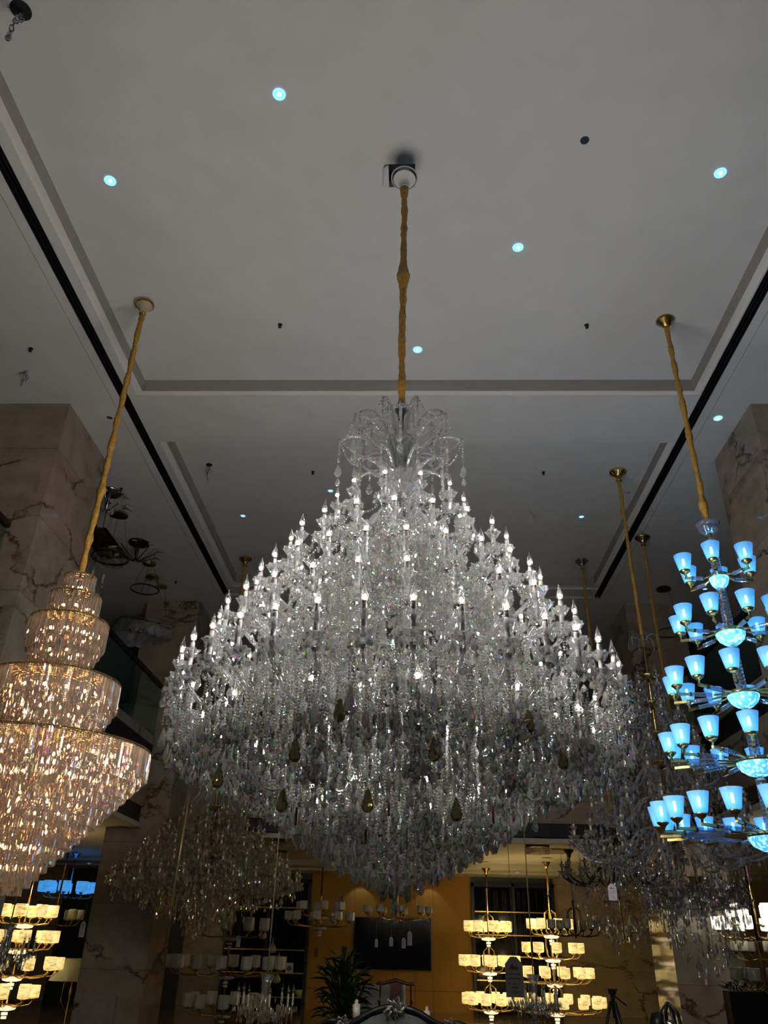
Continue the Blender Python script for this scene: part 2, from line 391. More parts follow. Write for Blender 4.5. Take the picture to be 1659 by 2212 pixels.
# inner field between slot and trays
slab(c, ix0, t0[0]-.1, NEAR, iy1, ZS, ZS+TH); slab(c, t0[1]+.1, ix1, NEAR, iy1, ZS, ZS+TH)
slab(c, t0[0]-.1, t0[1]+.1, NEAR, t0[2], ZS, ZS+TH)
slab(c, t0[0]-.1, t0[1]+.1, t0[3]+.08, t1[2], ZS, ZS+TH); slab(c, t0[0]-.1, t0[1]+.1, t1[3]+.15, iy1, ZS, ZS+TH)
o = struct('ceiling', c, M['plaster'])
# thin stepped ledge inside the slot frame (raised 2.5 cm)
c = MB()
for a, b in ((t0[0]-.1, t0[0]), (t0[1], t0[1]+.1)): slab(c, a, b, NEAR, iy1-.1, ZS+.025, ZS+TH)
slab(c, t0[0], t0[1], t0[3], t0[3]+.08, ZS+.02, ZS+TH); slab(c, t0[0], t0[1], t1[3], t1[3]+.15, ZS+.03, ZS+TH)
struct('trim_1', c, M['white'])
# tray lips and tray fields
c = MB()
for x0, x1, y0, y1 in (t0, t1):
    e = .012
    slab(c, x0-.001, x0+e, y0, y1, ZS+.03, ZT); slab(c, x1-e, x1+.001, y0, y1, ZS+.03, ZT)
    slab(c, x0, x1, y0, y0+e, ZS+.03, ZT); slab(c, x0, x1, y1-e, y1, ZS+.03, ZT)
struct('trim_2', c, M['lip'])
c = MB(); hx, hy, hs = -.12, 5.40, .14
x0, x1, y0, y1 = t0
slab(c, x0, hx-hs, y0, y1, ZT, ZT+.1); slab(c, hx+hs, x1, y0, y1, ZT, ZT+.1)
slab(c, hx-hs, hx+hs, y0, hy-hs, ZT, ZT+.1); slab(c, hx-hs, hx+hs, hy+hs, y1, ZT, ZT+.1)
x0, x1, y0, y1 = t1; slab(c, x0, x1, y0, y1, ZT, ZT+.1)
o = struct('ceiling_tray', c, M['plaster']); o.name = 'ceiling_field'
# black slot
c = MB()
slab(c, sx0, ix0, NEAR, sy1, ZS+.10, ZS+.2); slab(c, ix1, sx1, NEAR, sy1, ZS+.10, ZS+.2); slab(c, ix0, ix1, iy1, sy1, ZS+.10, ZS+.2)
for x in (sx0+.045, sx0+.095): slab(c, x-.006, x+.006, NEAR, sy1, ZS+.015, ZS+.1)
for x in (ix1+.045, ix1+.095): slab(c, x-.006, x+.006, NEAR, sy1, ZS+.015, ZS+.1)
slab(c, sx0, sx0+.012, NEAR, sy1, ZS+.003, ZS+.1); slab(c, ix0-.012, ix0, NEAR, iy1, ZS+.003, ZS+.1)
slab(c, ix1, ix1+.012, NEAR, iy1, ZS+.003, ZS+.1); slab(c, sx1-.012, sx1, NEAR, sy1, ZS+.003, ZS+.1)
struct('trim_3', c, M['slot'])
# thin reveal lines on the side soffits
c = MB()
for x in (-4.40, 4.36): slab(c, x-.004, x+.004, NEAR, 16.35, ZS-.002, ZS+.002)
struct('trim_4', c, M['lip'])
struct('floor', mb1(box(XL, XR, NEAR, YB, -.1, 0)), M['floor'])
struct('wall_left', mb1(box(XL-.2, XL, NEAR, YB, 0, ZS+.4)), M['darkwall'])
struct('wall_right', mb1(box(XR, XR+.2, NEAR, YB, 0, ZS+.4)), M['darkwall'])
# back wall: marble left, ochre middle, glass bays, cream marble right
def bx(px): return atY(px, 2020, YB)[0]
xa = [XL, bx(120), bx(212), bx(398), bx(487), bx(668), bx(1020), bx(1203), XR]
mats = ['marble2', 'darkwall', 'darkwall', 'marble2', 'darkwall', 'orange', 'darkwall', 'marble2']
c = MB(); mm = ['marble2', 'darkwall', 'orange']
for i in range(8): c.base(box(xa[i], xa[i+1], YB, YB+.2, 0, ZL), mi=mm.index(mats[i]))
c.base(box(XL, XR, YB, YB+.2, ZL, ZS+.4), mi=1)
struct('wall_back', c, [M[k] for k in mm])

# mezzanine slabs and fascias (left, right, back)
def fascia(side):
    c = MB(); g = MB(); w = MB()
    if side == 'back':
        segs = [((-4.9, 4.85), 17.7)]
        y = 17.7
        def bb(z0, z1, d, m): m.base(box(-4.9, 4.85, y+d, y+.25, z0, z1))
        bb(5.17, 5.35, 0, c); bb(3.95, 4.80, 0, c); bb(4.80, 5.17, .06, g); bb(3.68, 3.95, .06, g); bb(3.56, 3.65, -.01, w)
        # grille bars
        for k in range(150):
            x = -4.88+k*.065; g.base(box(x, x+.018, y+.02, y+.06, 3.70, 3.93)); g.base(box(x, x+.018, y+.02, y+.06, 4.82, 5.15))
    else:
        s = -1 if side == 'left' else 1; x = 5.41*s if s < 0 else 5.38
        def bb(z0, z1, d, m):
            a, b = x+s*d, x+s*.25
            m.base(box(min(a, b), max(a, b), -2.9, 9.06, z0, z1)); m.base(box(min(a, b), max(a, b), 10.67, 16.53, z0, z1))
        bb(5.17, 5.35, 0, c); bb(3.95, 4.80, 0, c); bb(4.80, 5.17, .06, g); bb(3.68, 3.95, .06, g); bb(3.56, 3.65, -.01, w)
        for k in range(90):
            y = 10.7+k*.065; a, b = x+s*.02, x+s*.06
            g.base(box(min(a, b), max(a, b), y, y+.018, 4.82, 5.15))
    return c, g, w
for sd in ('left', 'right', 'back'):
    c, g, w = fascia(sd)
    m = MB()
    for src, mi in ((c, 0), (g, 1), (w, 2)):
        V = np.concatenate(src.V); m.add(V, None, np.concatenate([q for q, _ in src.Q]), mi)
    struct('wall_mezzanine_'+sd, m, [M['marble'], M['grille'], M['lowceil']])
c = MB()
slab(c, XL, -5.66, NEAR, YB, ZL+.02, 5.17); slab(c, 5.63, XR, NEAR, YB, ZL+.02, 5.17); slab(c, -5.66, 5.63, 17.95, YB, ZL+.10, 5.17)
struct('ceiling_mezzanine', c, M['lowceil'])
# stepped cove of the low ceiling in front of the back wall
c = MB()
for y0, z in ((23.6, 3.52), (24.6, 3.47)): slab(c, XL+.05, XR-.05, y0, YB-.01, z, ZL+.12)
slab(c, -5.6, 5.6, 17.955, 18.02, 3.60, 3.67)
struct('trim_5', c, M['lowceil'])
# pillars
for nm, b, lb in (('marble_pillar', (-6.75, -5.06, 9.06, 10.67), 'beige marble pillar with brown veins standing left behind the gold tiered chandelier'),
              ('marble_pillar', (4.85, 6.5, 9.06, 10.55), 'beige marble pillar at the right edge behind the blue lit chandelier'),
              ('marble_pillar', (-6.13, -4.90, 16.56, 17.9), 'far marble pillar between the gold chandelier and the big crystal chandelier'),
              ('marble_pillar', (4.85, 6.12, 16.5, 17.9), 'far marble pillar on the right below the blue lit chandelier')):
    m = MB(); m.base(box(b[0], b[1], b[2], b[3], 0, ZS)); 
    ob = solo(nm, m, M['marble'], lb, 'pillar', group='marble pillars of the hall')
# glass railings
def railing(x, y0, y1, s, lb, alongx=False):
    t = thing('glass_railing', lb, 'railing')
    g = MB(); n = max(1, int(round((y1-y0)/1.9)))
    post = MB(); h = MB()
    if not alongx:
        for i in range(n):
            a = y0+(y1-y0)*i/n+.01; b = y0+(y1-y0)*(i+1)/n-.01; q = MB(); q.base(box(x-.008, x+.008, a, b, 5.2, 6.40)); part('glass_panel', q, M['railglass'], t)
        h.base(box(x-.04, x+.04, y0, y1, 6.40, 6.48))
    else:
        for i in range(n):
            a = y0+(y1-y0)*i/n+.01; b = y0+(y1-y0)*(i+1)/n-.01; q = MB(); q.base(box(a, b, x-.008, x+.008, 5.2, 6.40)); part('glass_panel', q, M['railglass'], t)
        h.base(box(y0, y1, x-.04, x+.04, 6.40, 6.48))
    part('handrail', h, M['black'], t)
railing(-5.45, 10.69, 16.54, -1, 'glass balcony railing with black handrail left between the two marble pillars')
railing(-5.45, 1.0, 9.04, -1, 'glass balcony railing with black handrail in front of the near left pillar')
railing(5.42, 10.57, 16.48, 1, 'glass balcony railing with black handrail on the right behind the blue chandelier')
railing(17.75, -4.88, 4.83, 1, 'glass balcony railing crossing the hall behind the big crystal chandelier', True)

# ================================================================== LAMP PARTS
def filament_base(n=6):
    return dropb([(0, .016), (.010, .006), (.011, -.006), (0, -.014)], n, 1)
FIL = filament_base()
def bulb_mesh(name, fil, glass=None, n=10):
    m = MB(); m.base(lathe([(.006, -.032), (.013, -.026), (.0195, -.008), (.020, .004), (.0165, .022), (.010, .042), (.0045, .062), (.0015, .082)], n), 0)
    m.base(FIL, 1); m.base(lathe([(.0125, -.040), (.0135, -.024), (.006, -.022)], 8), 2)
    me = m.mesh(name, [glass or M['bulbglass'], fil, M['socket']], False)
    me.polygons.foreach_set('use_smooth', [True]*len(me.polygons)); return me
def candle_mesh(name, h, r=.0155, mat=None):
    m = MB(); m.base(lathe([(r*1.05, -h), (r, -h*.5), (r, -.012), (r*.85, 0), (.004, 0)], 10))
    return m.mesh(name, [mat or M['candle']], True)
def cup_mesh(name, R=.085, small=True, mat=None, n=24):
    m = MB()
    m.base(lathe([(.012, -.072), (.030, -.066), (R*.62, -.045), (R*.85, -.022), (R, 0, .10), (R*1.06, -.004, .12), (R*.88, -.012, .05), (R*.6, -.036), (.02, -.055)], n, lobes=8), 0)
    if small: m.base(lathe([(.018, .058), (.026, .064), (.037, .082), (.048, .112, .14), (.050, .108, .14), (.034, .084), (.022, .068)], n, lobes=6), 0)
    m.base(lathe([(.006, -.095), (.016, -.088), (.020, -.074), (.014, -.066)], 8), 1)
    return m.mesh(name, [mat or M['cup'], M['steel']], False)

def arm_path(R, zc, r0, z0, dip):
    """S curve of a glass arm from hub (r0,z0) to the cup base (R,zc)"""
    P = [(r0, z0), (r0+.25*(R-r0), z0-.25*dip), (r0+.5*(R-r0), zc-dip*.92), (r0+.68*(R-r0), zc-dip*1.05), (r0+.86*(R-r0), zc-dip*.85), (R-.012, zc-dip*.42), (R, zc-.08)]
    # smooth with catmull
    out = []
    for i in range(len(P)-1):
        p0 = P[max(i-1, 0)]; p1 = P[i]; p2 = P[i+1]; p3 = P[min(i+2, len(P)-1)]
        for k in range(3):
            t = k/3; out.append(tuple(.5*((2*p1[j])+(-p0[j]+p2[j])*t+(2*p0[j]-5*p1[j]+4*p2[j]-p3[j])*t*t+(-p0[j]+3*p1[j]-3*p2[j]+p3[j])*t**3) for j in range(2)))
    out.append(P[-1]); return out

def cord_mesh(ztop, zbot, r=.026, wob=.01, seed=1, knots=(), dx=0, dy=0, seg=.03, mat=None):
    q = random.Random(seed); n = int((ztop-zbot)/seg); P = []; rr = []
    ox = oy = 0; ph = 0
    for i in range(n+1):
        z = ztop+(zbot-ztop)*i/n; f = i/n
        ox += q.uniform(-.2, .2)*wob; oy += q.uniform(-.2, .2)*wob; ox *= .93; oy *= .93; ph += q.uniform(.3, .9)
        k = 1+.16*math.sin(ph)+q.uniform(-.12, .12)
        for kz, kw in knots: k += kw*math.exp(-((z-kz)/.07)**2)
        P.append((ox+dx*f, oy+dy*f, z)); rr.append(r*k)
    m = MB(); m.base(tube(P, rr, 9)); return m
def canopy_mesh(r=.11, h=.16):
    m = MB(); m.base(lathe([(.001, 0), (r, 0), (r*1.10, -.014), (r*1.10, -.034), (r*.95, -.05)], 28), 0)
    m.base(lathe([(r*.92, -.048), (r*.78, -.07), (r*.52, -.10), (r*.40, -.13), (r*.34, -h)], 28), 1)
    m.base(lathe([(r*.34, -h+.005), (r*.40, -h-.012), (r*.34, -h-.030), (.001, -h-.034)], 16), 0)
    return m

def facing_angle(i, n, ph): 
    a = ph+360*i/n; return ((a+180) % 360)-180

def crystal_chandelier(T, tiers, name_arm='glass_arm', arm_mat=None, cup_mat=None, fil=None, candle_mat=None, lit=True,
                       cup_R=.070, candle_h=.19, max_parts=100, hub=.12, arm_r=.012, cdx=0.0, bulb_scale=1, skip=(), dead=(), flip=True):
    """tiers: (zbulb, R, N, phase, dip, hub_r). Returns list of cup positions (world-local)"""
    items = []
    for ti, (z, R, n, ph, dip, hr, dzh) in enumerate(tiers):
        for i in range(n):
            fa = facing_angle(i, n, ph); items.append((abs(fa), ti, i, math.radians(ph+360*i/n)))
    order = sorted(range(len(items)), key=lambda k: (items[k][0] > 118, items[k][0]))
    chosen = set(order[:max_parts])
    # shared meshes
    bm_on = bulb_mesh('bulb', fil or M['filament']); bm_off = bulb_mesh('bulb', M['deadfil'])
    cm = candle_mesh('candle', candle_h, mat=candle_mat); cu = cup_mesh('drip_pan', cup_R, mat=cup_mat)
    arms = []; arm_raw = []
    for (z, R, n, ph, dip, hr, dzh) in tiers:
        zc = z-.035-candle_h-.005+.03
        pts = arm_path(R, zc, hr, zc+dzh, dip); b = tube([(0, -p[0], p[1]) for p in pts], arm_r, 7)
        arm_raw.append(b); m = MB(); m.base(b); arms.append(m.mesh(name_arm, [arm_mat or M['armglass']], True))
    rest = {'arm': MB(), 'candle': MB(), 'cup': MB(), 'bulb': MB()}
    bases = {'candle': lathe([(.0163, -candle_h), (.0155, -.012), (.013, 0), (.004, 0)], 8),
             'cup': lathe([(.012, -.072), (.030, -.066), (cup_R*.85, -.022), (cup_R, 0, .10), (cup_R*.85, -.012, .05), (.02, -.055)], 16, lobes=8),
             'cup2': lathe([(.022, .062), (.040, .090), (.049, .112, .14), (.034, .084)], 12, lobes=6),
             'bg': lathe([(.006, -.032), (.0195, -.008), (.0165, .022), (.0045, .062), (.0015, .082)], 8)}
    cups = []
    for k, (_, ti, i, ang) in enumerate(items):
        z, R, n, ph, dip, hr, dzh = tiers[ti]; zc = z-.035-candle_h+.025
        x = R*math.sin(ang); y = -R*math.cos(ang); cups.append((x, y, zc, ang, R, ti))
        on = lit and (ti, i) not in dead
        if k in chosen:
            a = part(name_arm, arms[ti], None, T, rotz=ang)
            inv = (0, -R)
            p = part('candle', cm, None, a, loc=(0, -R, z-.036)); part('drip_pan', cu, None, a, loc=(0, -R, zc))
            part('bulb', bm_on if on else bm_off, None, a, loc=(0, -R, z))
        else:
            Rm = rotz3(ang); rest['arm'].base(arm_raw[ti], 0, Rm)
            rest['candle'].base(bases['candle'], 0, None, (x, y, z-.036))
            rest['cup'].base(bases['cup'], 0, Rm, (x, y, zc)); rest['cup'].base(bases['cup2'], 0, Rm, (x, y, zc))
            rest['bulb'].base(bases['bg'], 0, None, (x, y, z)); rest['bulb'].base(FIL, 1 if on else 2, None, (x, y, z))
    if rest['arm'].V:
        part(name_arm, rest['arm'], arm_mat or M['armglass'], T, True, kind='stuff')
        part('candle', rest['candle'], candle_mat or M['candle'], T, True, kind='stuff')
        part('drip_pan', rest['cup'], cup_mat or M['cup'], T, kind='stuff')
        part('bulb', rest['bulb'], [M['bulbglass'], fil or M['filament'], M['deadfil']], T, True, kind='stuff')
    return cups

def split_drops(T, P, w, l, mat, nmain, name='crystal_drop', base=DROP_LO, cam_dir=None, center=None):
    """the nmain largest on the camera side as parts sharing a mesh, the rest one stuff part"""
    P = np.asarray(P); w = np.asarray(w); l = np.asarray(l)
    if nmain:
        c = np.array([-center[0], -center[1]]); c = c/np.linalg.norm(c)
        f = P[:, 0]*c[0]+P[:, 1]*c[1]
        score = l*w*(1+.8*f/np.max(np.abs(f)))*(f > -.1); idx = np.argsort(-score)[:nmain]
        mk = np.zeros(len(P), bool); mk[idx] = True
        m = MB(); m.base(DROP); me = m.mesh(name, [mat], False)
        for i in idx:
            o = bpy.data.objects.new(name, me); link(o, T); o.location = P[i]; o.scale = (w[i], w[i], l[i]); o.rotation_euler[2] = rnd.uniform(0, 6.28)
        P = P[~mk]; w = w[~mk]; l = l[~mk]
    m = MB(); pend(m, P, w, l, base); part(name, m, mat, T, kind='stuff')

# ================================================================== 1. THE BIG CRYSTAL CHANDELIER
MX, MY = -.09, 5.22
T = thing('crystal_chandelier', 'huge lit crystal chandelier with five rings of white candle bulbs hanging in the middle', 'chandelier', (MX, MY, 0))
tiersM = [(4.59, .50, 12, 18, .10, .10, .10), (4.18, .82, 20, -1.7, .14, .14, .14), (3.85, 1.03, 26, 3.2, .17, .2, .18),
          (3.53, 1.25, 28, 3, .20, .3, .18), (3.20, 1.47, 36, 4, .26, .45, .10), (2.84, 1.28, 14, -20, .12, .4, .1), (2.66, .95, 10, 8, .10, .3, .1), (2.46, .55, 8, 20, .08, .2, .06)]
cups = crystal_chandelier(T, tiersM, candle_h=.185, arm_r=.0145, max_parts=100, dead=[(3, 1), (4, 6)])
# stem
m = MB()
m.base(lathe([(.001, 5.58), (.045, 5.56), (.055, 5.50), (.025, 5.45), (.024, 5.10), (.045, 5.06), (.05, 5.02), (.024, 4.98), (.028, 4.86), (.03, 3.0), (.05, 2.9), (.16, 2.75), (.20, 2.62), (.13, 2.46), (.02, 2.42), (.001, 2.4)], 20))
part('stem', m, M['steel'], T, True)
for zb, rb in ((4.80, .15), (4.35, .17), (3.95, .2)):
    m = MB(); m.base(lathe([(.03, zb-.16), (rb*.5, zb-.13), (rb*.85, zb-.06), (rb, zb+.02, .06), (rb*1.05, zb+.05, .10), (rb*.9, zb+.02, .06), (rb*.5, zb-.09), (.03, zb-.12)], 40, lobes=12))
    part('glass_bowl', m, M['cup'], T)
# suspension
part('cord_sleeve', cord_mesh(8.30, 5.54, .030, .012, 3, [(7.05, .9), (7.18, .5), (6.95, .5), (8.22, .3), (6.3, .25), (5.75, .3)]), M['cord'], T, True, label='wrinkled ochre fabric sleeve around the suspension chain')
m = canopy_mesh(.125, .17)
part('ceiling_canopy', m, [M['chrome'], M['white']], T, True, loc=(0, 0, 8.47), label='chrome and white ceiling canopy with bell shape')
m = MB(); m.base(tube([(0, .0, 8.46), (0, .06, 8.6), (-.02, .16, 8.8)], .012, 6)); part('hook', m, M['steel'], T, True)
# crown of arching glass plumes
crown_tips = []
def plume(a, r0, z0, z1, R):
    P = []
    for k in range(15):
        t = k/14; rr = r0+(R-r0)*t**2.1
        zz = z0+(z1-z0)*math.sin(min(1, t*1.08)*PI*.56)/1.0 if t < .8 else None
        ang = t*PI*.62
        rr = r0+(R-r0)*(1-math.cos(ang))/(1-math.cos(PI*.62)); zz = z0+(z1-z0)*math.sin(ang)
        P.append((0, -rr, zz))
    return P
crystP = []; crystW = []; crystL = []; beadP = []; beadR = []
def addrop(p, w, l): crystP.append(p); crystW.append(w); crystL.append(l)
def addbeads(pts, r): beadP.extend(list(map(tuple, pts))); beadR.extend([r]*len(pts))
for (n, r0, z0, z1, R, ph) in ((8, .05, 4.82, 5.43, .36, 22), (8, .06, 4.80, 5.24, .50, 0), (8, .08, 4.62, 4.96, .36, 22)):
    P = plume(0, r0, z0, z1, R); m = MB(); m.base(tube(P, [.019-.008*i/14 for i in range(15)], 7)); me = m.mesh('crown_plume', [M['armglass']], True)
    for i in range(n):
        a = math.radians(ph+360*i/n); part('crown_plume', me, None, T, rotz=a)
        tip = np.array((P[-1][1]*-math.sin(a), P[-1][1]*math.cos(a), P[-1][2]))
        tip = np.array((-P[-1][1]*math.sin(a), P[-1][1]*math.cos(a), P[-1][2]))
        apx = P[8]; ap = np.array((-apx[1]*math.sin(a), apx[1]*math.cos(a), apx[2]))
        ln = .10 if z1 < 5 else .24
        addbeads([tip-(0, 0, .018*k) for k in range(int(ln/.018))], .0105); addrop(tuple(tip-(0, 0, ln)), .075, .12)
        addrop(tuple(tip-(0, 0, ln+.12)), .05, .085)
        if z1 > 5:
            addbeads(cat_pts(tip, ap*np.array((.35, .35, 1))-(0, 0, .12), .10), .010)
            mid = (tip+ap)/2; addbeads([mid-(0, 0, .018*k+.02) for k in range(12)], .010); addrop(tuple(mid-(0, 0, .25)), .072, .11)
            a2 = a+2*PI/n; t2 = np.array((-P[-1][1]*math.sin(a2), P[-1][1]*math.cos(a2), P[-1][2])); addbeads(cat_pts(tip, t2, .10), .009)
            inn = ap*np.array((.6, .6, 1))-(0, 0, .15); addrop(tuple(inn), .07, .11)
# trimmings around each cup
for (x, y, zc, ang, R, ti) in cups:
    fr = math.cos(ang) > -.45
    big = {0: .8, 1: .9, 2: 1, 3: 1.05, 4: 1.25, 5: 1.1, 6: 1.1, 7: 1.0}[ti]
    nd = 7 if fr else 4
    for k in range(nd):
        a = 2*PI*k/nd+ang; px, py = x+.070*math.cos(a), y+.070*math.sin(a)
        for q in range(2): addbeads([(px, py, zc-.012-.016*q)], .0085)
        addrop((px, py, zc-.042), .036*big, .052*big*rnd.uniform(.8, 1.25))
    # drops under arm
    z, Rr, n, ph, dip, hr, dzh = tiersM[ti]
    pts = arm_path(Rr, zc, hr, zc+dzh, dip)
    for j in (3, 8, 12, 15):
        if j < len(pts):
            r_, z_ = pts[j]; r_ += rnd.uniform(-.01, .01)
            px, py = r_*math.sin(ang), -r_*math.cos(ang); nb = rnd.choice((1, 2, 4, 6))
            addbeads([(px, py, z_-.02-.017*q) for q in range(nb)], .008)
            addrop((px, py, z_-.022-.017*nb), rnd.uniform(.030, .048)*big, rnd.uniform(.045, .07)*big)
    # side sprigs of drops on the arm
    for j in (9,):
        r_, z_ = pts[j]; px, py = r_*math.sin(ang), -r_*math.cos(ang)
        for s in (-1, 1): addrop((px+s*.03*math.cos(ang), py+s*.03*math.sin(ang), z_-.01), .03, .05)
    # festoon to the next cup
    a2 = ang+2*PI/n
    if fr: addbeads(cat_pts((x, y, zc-.01), (Rr*math.sin(a2), -Rr*math.cos(a2), zc-.01), .09, .019), .0075)
    # swag up towards the stem
# rim of large long pendants below the widest ring
NB = 46
for i in range(NB):
    a = 2*PI*i/NB; R = 1.50 if i % 2 else 1.44; x, y = R*math.sin(a), -R*math.cos(a)
    zt = 2.86; nb = 7 if i % 2 else 10
    for dx in (-.012, .012): addbeads([(x+dx, y, zt-.018*k) for k in range(nb)], .0085)
    addrop((x, y, zt-.018*nb), .075 if i % 3 == 0 else .062, .17 if i % 3 == 0 else .14)
    addrop((x*.985, y*.985, zt+.02), .05, .09)
# inverted cone of long bead strands
def zbot(R): return float(np.interp(R, [0, .12, .33, .62, .95, 1.3, 1.5], [1.92, 1.96, 2.07, 2.22, 2.45, 2.58, 2.64]))
for R in (1.40, 1.32, 1.24, 1.16, 1.07, .98, .89, .80, .71, .62, .53, .44, .35, .26, .17, .09):
    n = max(5, int(2*PI*R/(.062 if R < 1 else .075))); ph = rnd.random()*6
    for i in range(n):
        a = ph+2*PI*i/n; fr = math.cos(a)
        if fr < -.6 and R > .5 and i % 2: continue
        x, y = R*math.sin(a), -R*math.cos(a); zb = zbot(R)+rnd.uniform(-.01, .02)+(.02 if i % 2 else 0)
        ln = rnd.uniform(.16, .34) if R > .75 else rnd.uniform(.32, .5)
        nb = int(ln/.0175)
        addbeads([(x, y, zb+.0175*k) for k in range(nb)], .0085)
        if R < .75: addrop((x, y, zb+.005), .062, .118)
        else: addrop((x, y, zb+.005), .052, .105)
        if i % 3 == 0: addrop((x*1.03, y*1.03, zb+ln*.6), .045, .085)
# last pendants
for i in range(6):
    a = 2*PI*i/6; addrop((.085*math.sin(a), -.085*math.cos(a), 1.955), .068, .125)
addbeads([(0, 0, 1.90+.018*k) for k in range(12)], .0085)
addrop((0, 0, 1.90), .085, .155)
# inner filling of the body
envz = [2.6, 3.0, 3.35, 3.7, 4.0, 4.45, 4.75]; envr = [1.44, 1.40, 1.22, 1.0, .8, .42, .22]
nf = 0
while nf < 2700:
    z = rnd.uniform(2.62, 4.72); Re = float(np.interp(z, envz, envr)); 
    if rnd.random() > Re/1.44: continue
    R = Re-.20-abs(rnd.gauss(0, .26)); 
    if R < .05: continue
    a = rnd.gauss(0, 1.15)
    if abs(a) > PI: continue
    x, y = R*math.sin(a), -R*math.cos(a); nf += 1
    nb = rnd.choice((1, 2, 3, 5, 8))
    addbeads([(x, y, z-.017*k) for k in range(nb)], .008); s = rnd.choice((.7, .8, 1, 1.25))
    addrop((x, y, z-.017*nb), .042*s, .060*s)
P = np.array(crystP); Ln = np.array(crystL); W = np.array(crystW)*np.where(Ln < .085, 1.2, 1.0)
split_drops(T, P, W, Ln, M['crystal'], 99, center=(MX, MY))
bp = np.array(beadP); br = np.array(beadR)
m = MB(); beads(m, bp, br*1.12); part('bead_strand', m, M['bead'], T, kind='stuff')
# amber almond crystals on the front
m = MB(); m.base(DROP); me = m.mesh('amber_drop', [M['amber']], False)
for px, py, yy in ((735, 1505, 3.85), (937, 1590, 4.05), (640, 1590, 3.95), (1213, 1610, 4.35), (475, 1650, 4.35), (795, 1700, 4.25), (1140, 1530, 4.1), (612, 1700, 4.3), (985, 1720, 4.4)):
    q = atY(px, py, yy); o = part('amber_drop', me, None, T, loc=(q[0]-MX, q[1]-MY, q[2])); o.scale = (.075, .075, .13); o['label'] = 'smoky amber almond crystal'
# dark red ribbons hanging inside the lower cone
m = MB()
for px, py in ((725, 1690), (840, 1740), (918, 1740), (1020, 1710), (790, 1800), (945, 1790), (640, 1760), (1065, 1755)):
    q = atY(px, py, 4.78); m.base(box(q[0]-MX-.007, q[0]-MX+.007, q[1]-MY, q[1]-MY+.004, q[2]-.06, q[2]+.04))
part('red_ribbon', m, pbr('red_ribbon_cloth', (.09, .004, .006), .6), T, label='dark red ribbons tied among the lower strands', kind='stuff')
# square ceiling opening with torn edge
m = MB(); m.base(box(hx-hs, hx+hs, hy-hs, hy+hs, ZT+.24, ZT+.26), 0)
for b in ((hx-hs-.01, hx-hs, hy-hs, hy+hs), (hx+hs, hx+hs+.01, hy-hs, hy+hs), (hx-hs, hx+hs, hy-hs-.01, hy-hs), (hx-hs, hx+hs, hy+hs, hy+hs+.01)): m.base(box(*b, ZT+.11, ZT+.26), 0)
struct('trim_6', m, M['slot'])
m = MB(); m.base(([(hx-hs, hy-hs, ZT-.004), (hx-hs, hy+hs, ZT-.004), (hx-hs-.07, hy+hs-.02, ZT-.03), (hx-hs-.05, hy-hs+.01, ZT-.05), (hx-hs, hy-hs, ZT+.004), (hx-hs, hy+hs, ZT+.004), (hx-hs-.07, hy+hs-.02, ZT-.024), (hx-hs-.05, hy-hs+.01, ZT-.044)], [], [(0, 1, 2, 3), (4, 7, 6, 5), (0, 3, 7, 4), (1, 5, 6, 2), (2, 6, 7, 3)]))
solo('ceiling_flap', m, M['plaster'], 'torn plaster flap beside the square hole above the big chandelier', 'flap')

# ================================================================== 2. GOLD TIERED CHANDELIER WITH CRYSTAL RODS
cx, cy, _ = atZ(313, 655, ZT)
T = thing('rod_chandelier', 'tall gold tiered chandelier of warm lit crystal rods at the left edge', 'chandelier', (cx, cy, 0))
part('cord_sleeve', cord_mesh(ZT-.17, 4.86, .033, .012, 5, [(6.5, .2), (5.9, .35), (5.3, .3)]), M['cord'], T, True)
part('ceiling_canopy', canopy_mesh(.115, .17), [M['gold'], pbr('cream_enamel', (.45, .38, .24), .3)], T, True, loc=(0, 0, ZT), label='gold rimmed cream ceiling canopy')
rodb = lathe([(.001, .0), (.0098, -.012), (.0098, -.97), (.001, -1.0)], 3)
ROD_L = .25
rodsP = []; rodsL = []; rim = []
tierR = [(4.86, [(.155, .24), (.11, .3)]), (4.64, [(.25, .24), (.20, .30), (.15, .36)]),
         (4.36, [(.375, .26), (.345, .33), (.31, .40), (.275, .46), (.24, .52), (.20, .58), (.15, .62)]),
         (3.76, [(.60, .26), (.565, .33), (.53, .40), (.49, .47), (.455, .54), (.41, .60), (.36, .64), (.30, .66)]),
         (3.13, [(.99, .24)]+[(.99-.055*k, .24+.062*k*1.0) for k in range(1, 17)])]
for z0, rings in tierR:
    for k, (R, dpt) in enumerate(rings):
        n = int(2*PI*R/.0235); ph = rnd.random()
        if R < .1: n = 6
        for i in range(n):
            a = ph+2*PI*i/n
            zb = z0-dpt; ln = .22 if k else dpt
            rodsP.append((R*math.sin(a), -R*math.cos(a), zb+ln)); rodsL.append(ln)
            if k == 0: rim.append((R*math.sin(a), -R*math.cos(a), z0+.008))
rodsP = np.array(rodsP); rodsL = np.array(rodsL)
vd = np.array((-cx, -cy))/math.hypot(cx, cy); sc = rodsL*(1+rodsP[:, 0]*vd[0]+rodsP[:, 1]*vd[1]+.6*rodsP[:, 0]); idx = np.argsort(-sc)[:100]
mk = np.zeros(len(rodsP), bool); mk[idx] = True
m = MB(); m.base(rodb); me = m.mesh('crystal_rod', [M['rod']], False)
for i in idx:
    o = bpy.data.objects.new('crystal_rod', me); link(o, T); o.location = rodsP[i]; o.scale = (1, 1, rodsL[i]); o.rotation_euler[2] = rnd.uniform(0, 6.28)
m = MB(); n = int((~mk).sum()); A = rz_many(rng.uniform(0, 6.28, n)); S = np.zeros((n, 3, 3)); S[:, 0, 0] = 1; S[:, 1, 1] = 1; S[:, 2, 2] = rodsL[~mk]
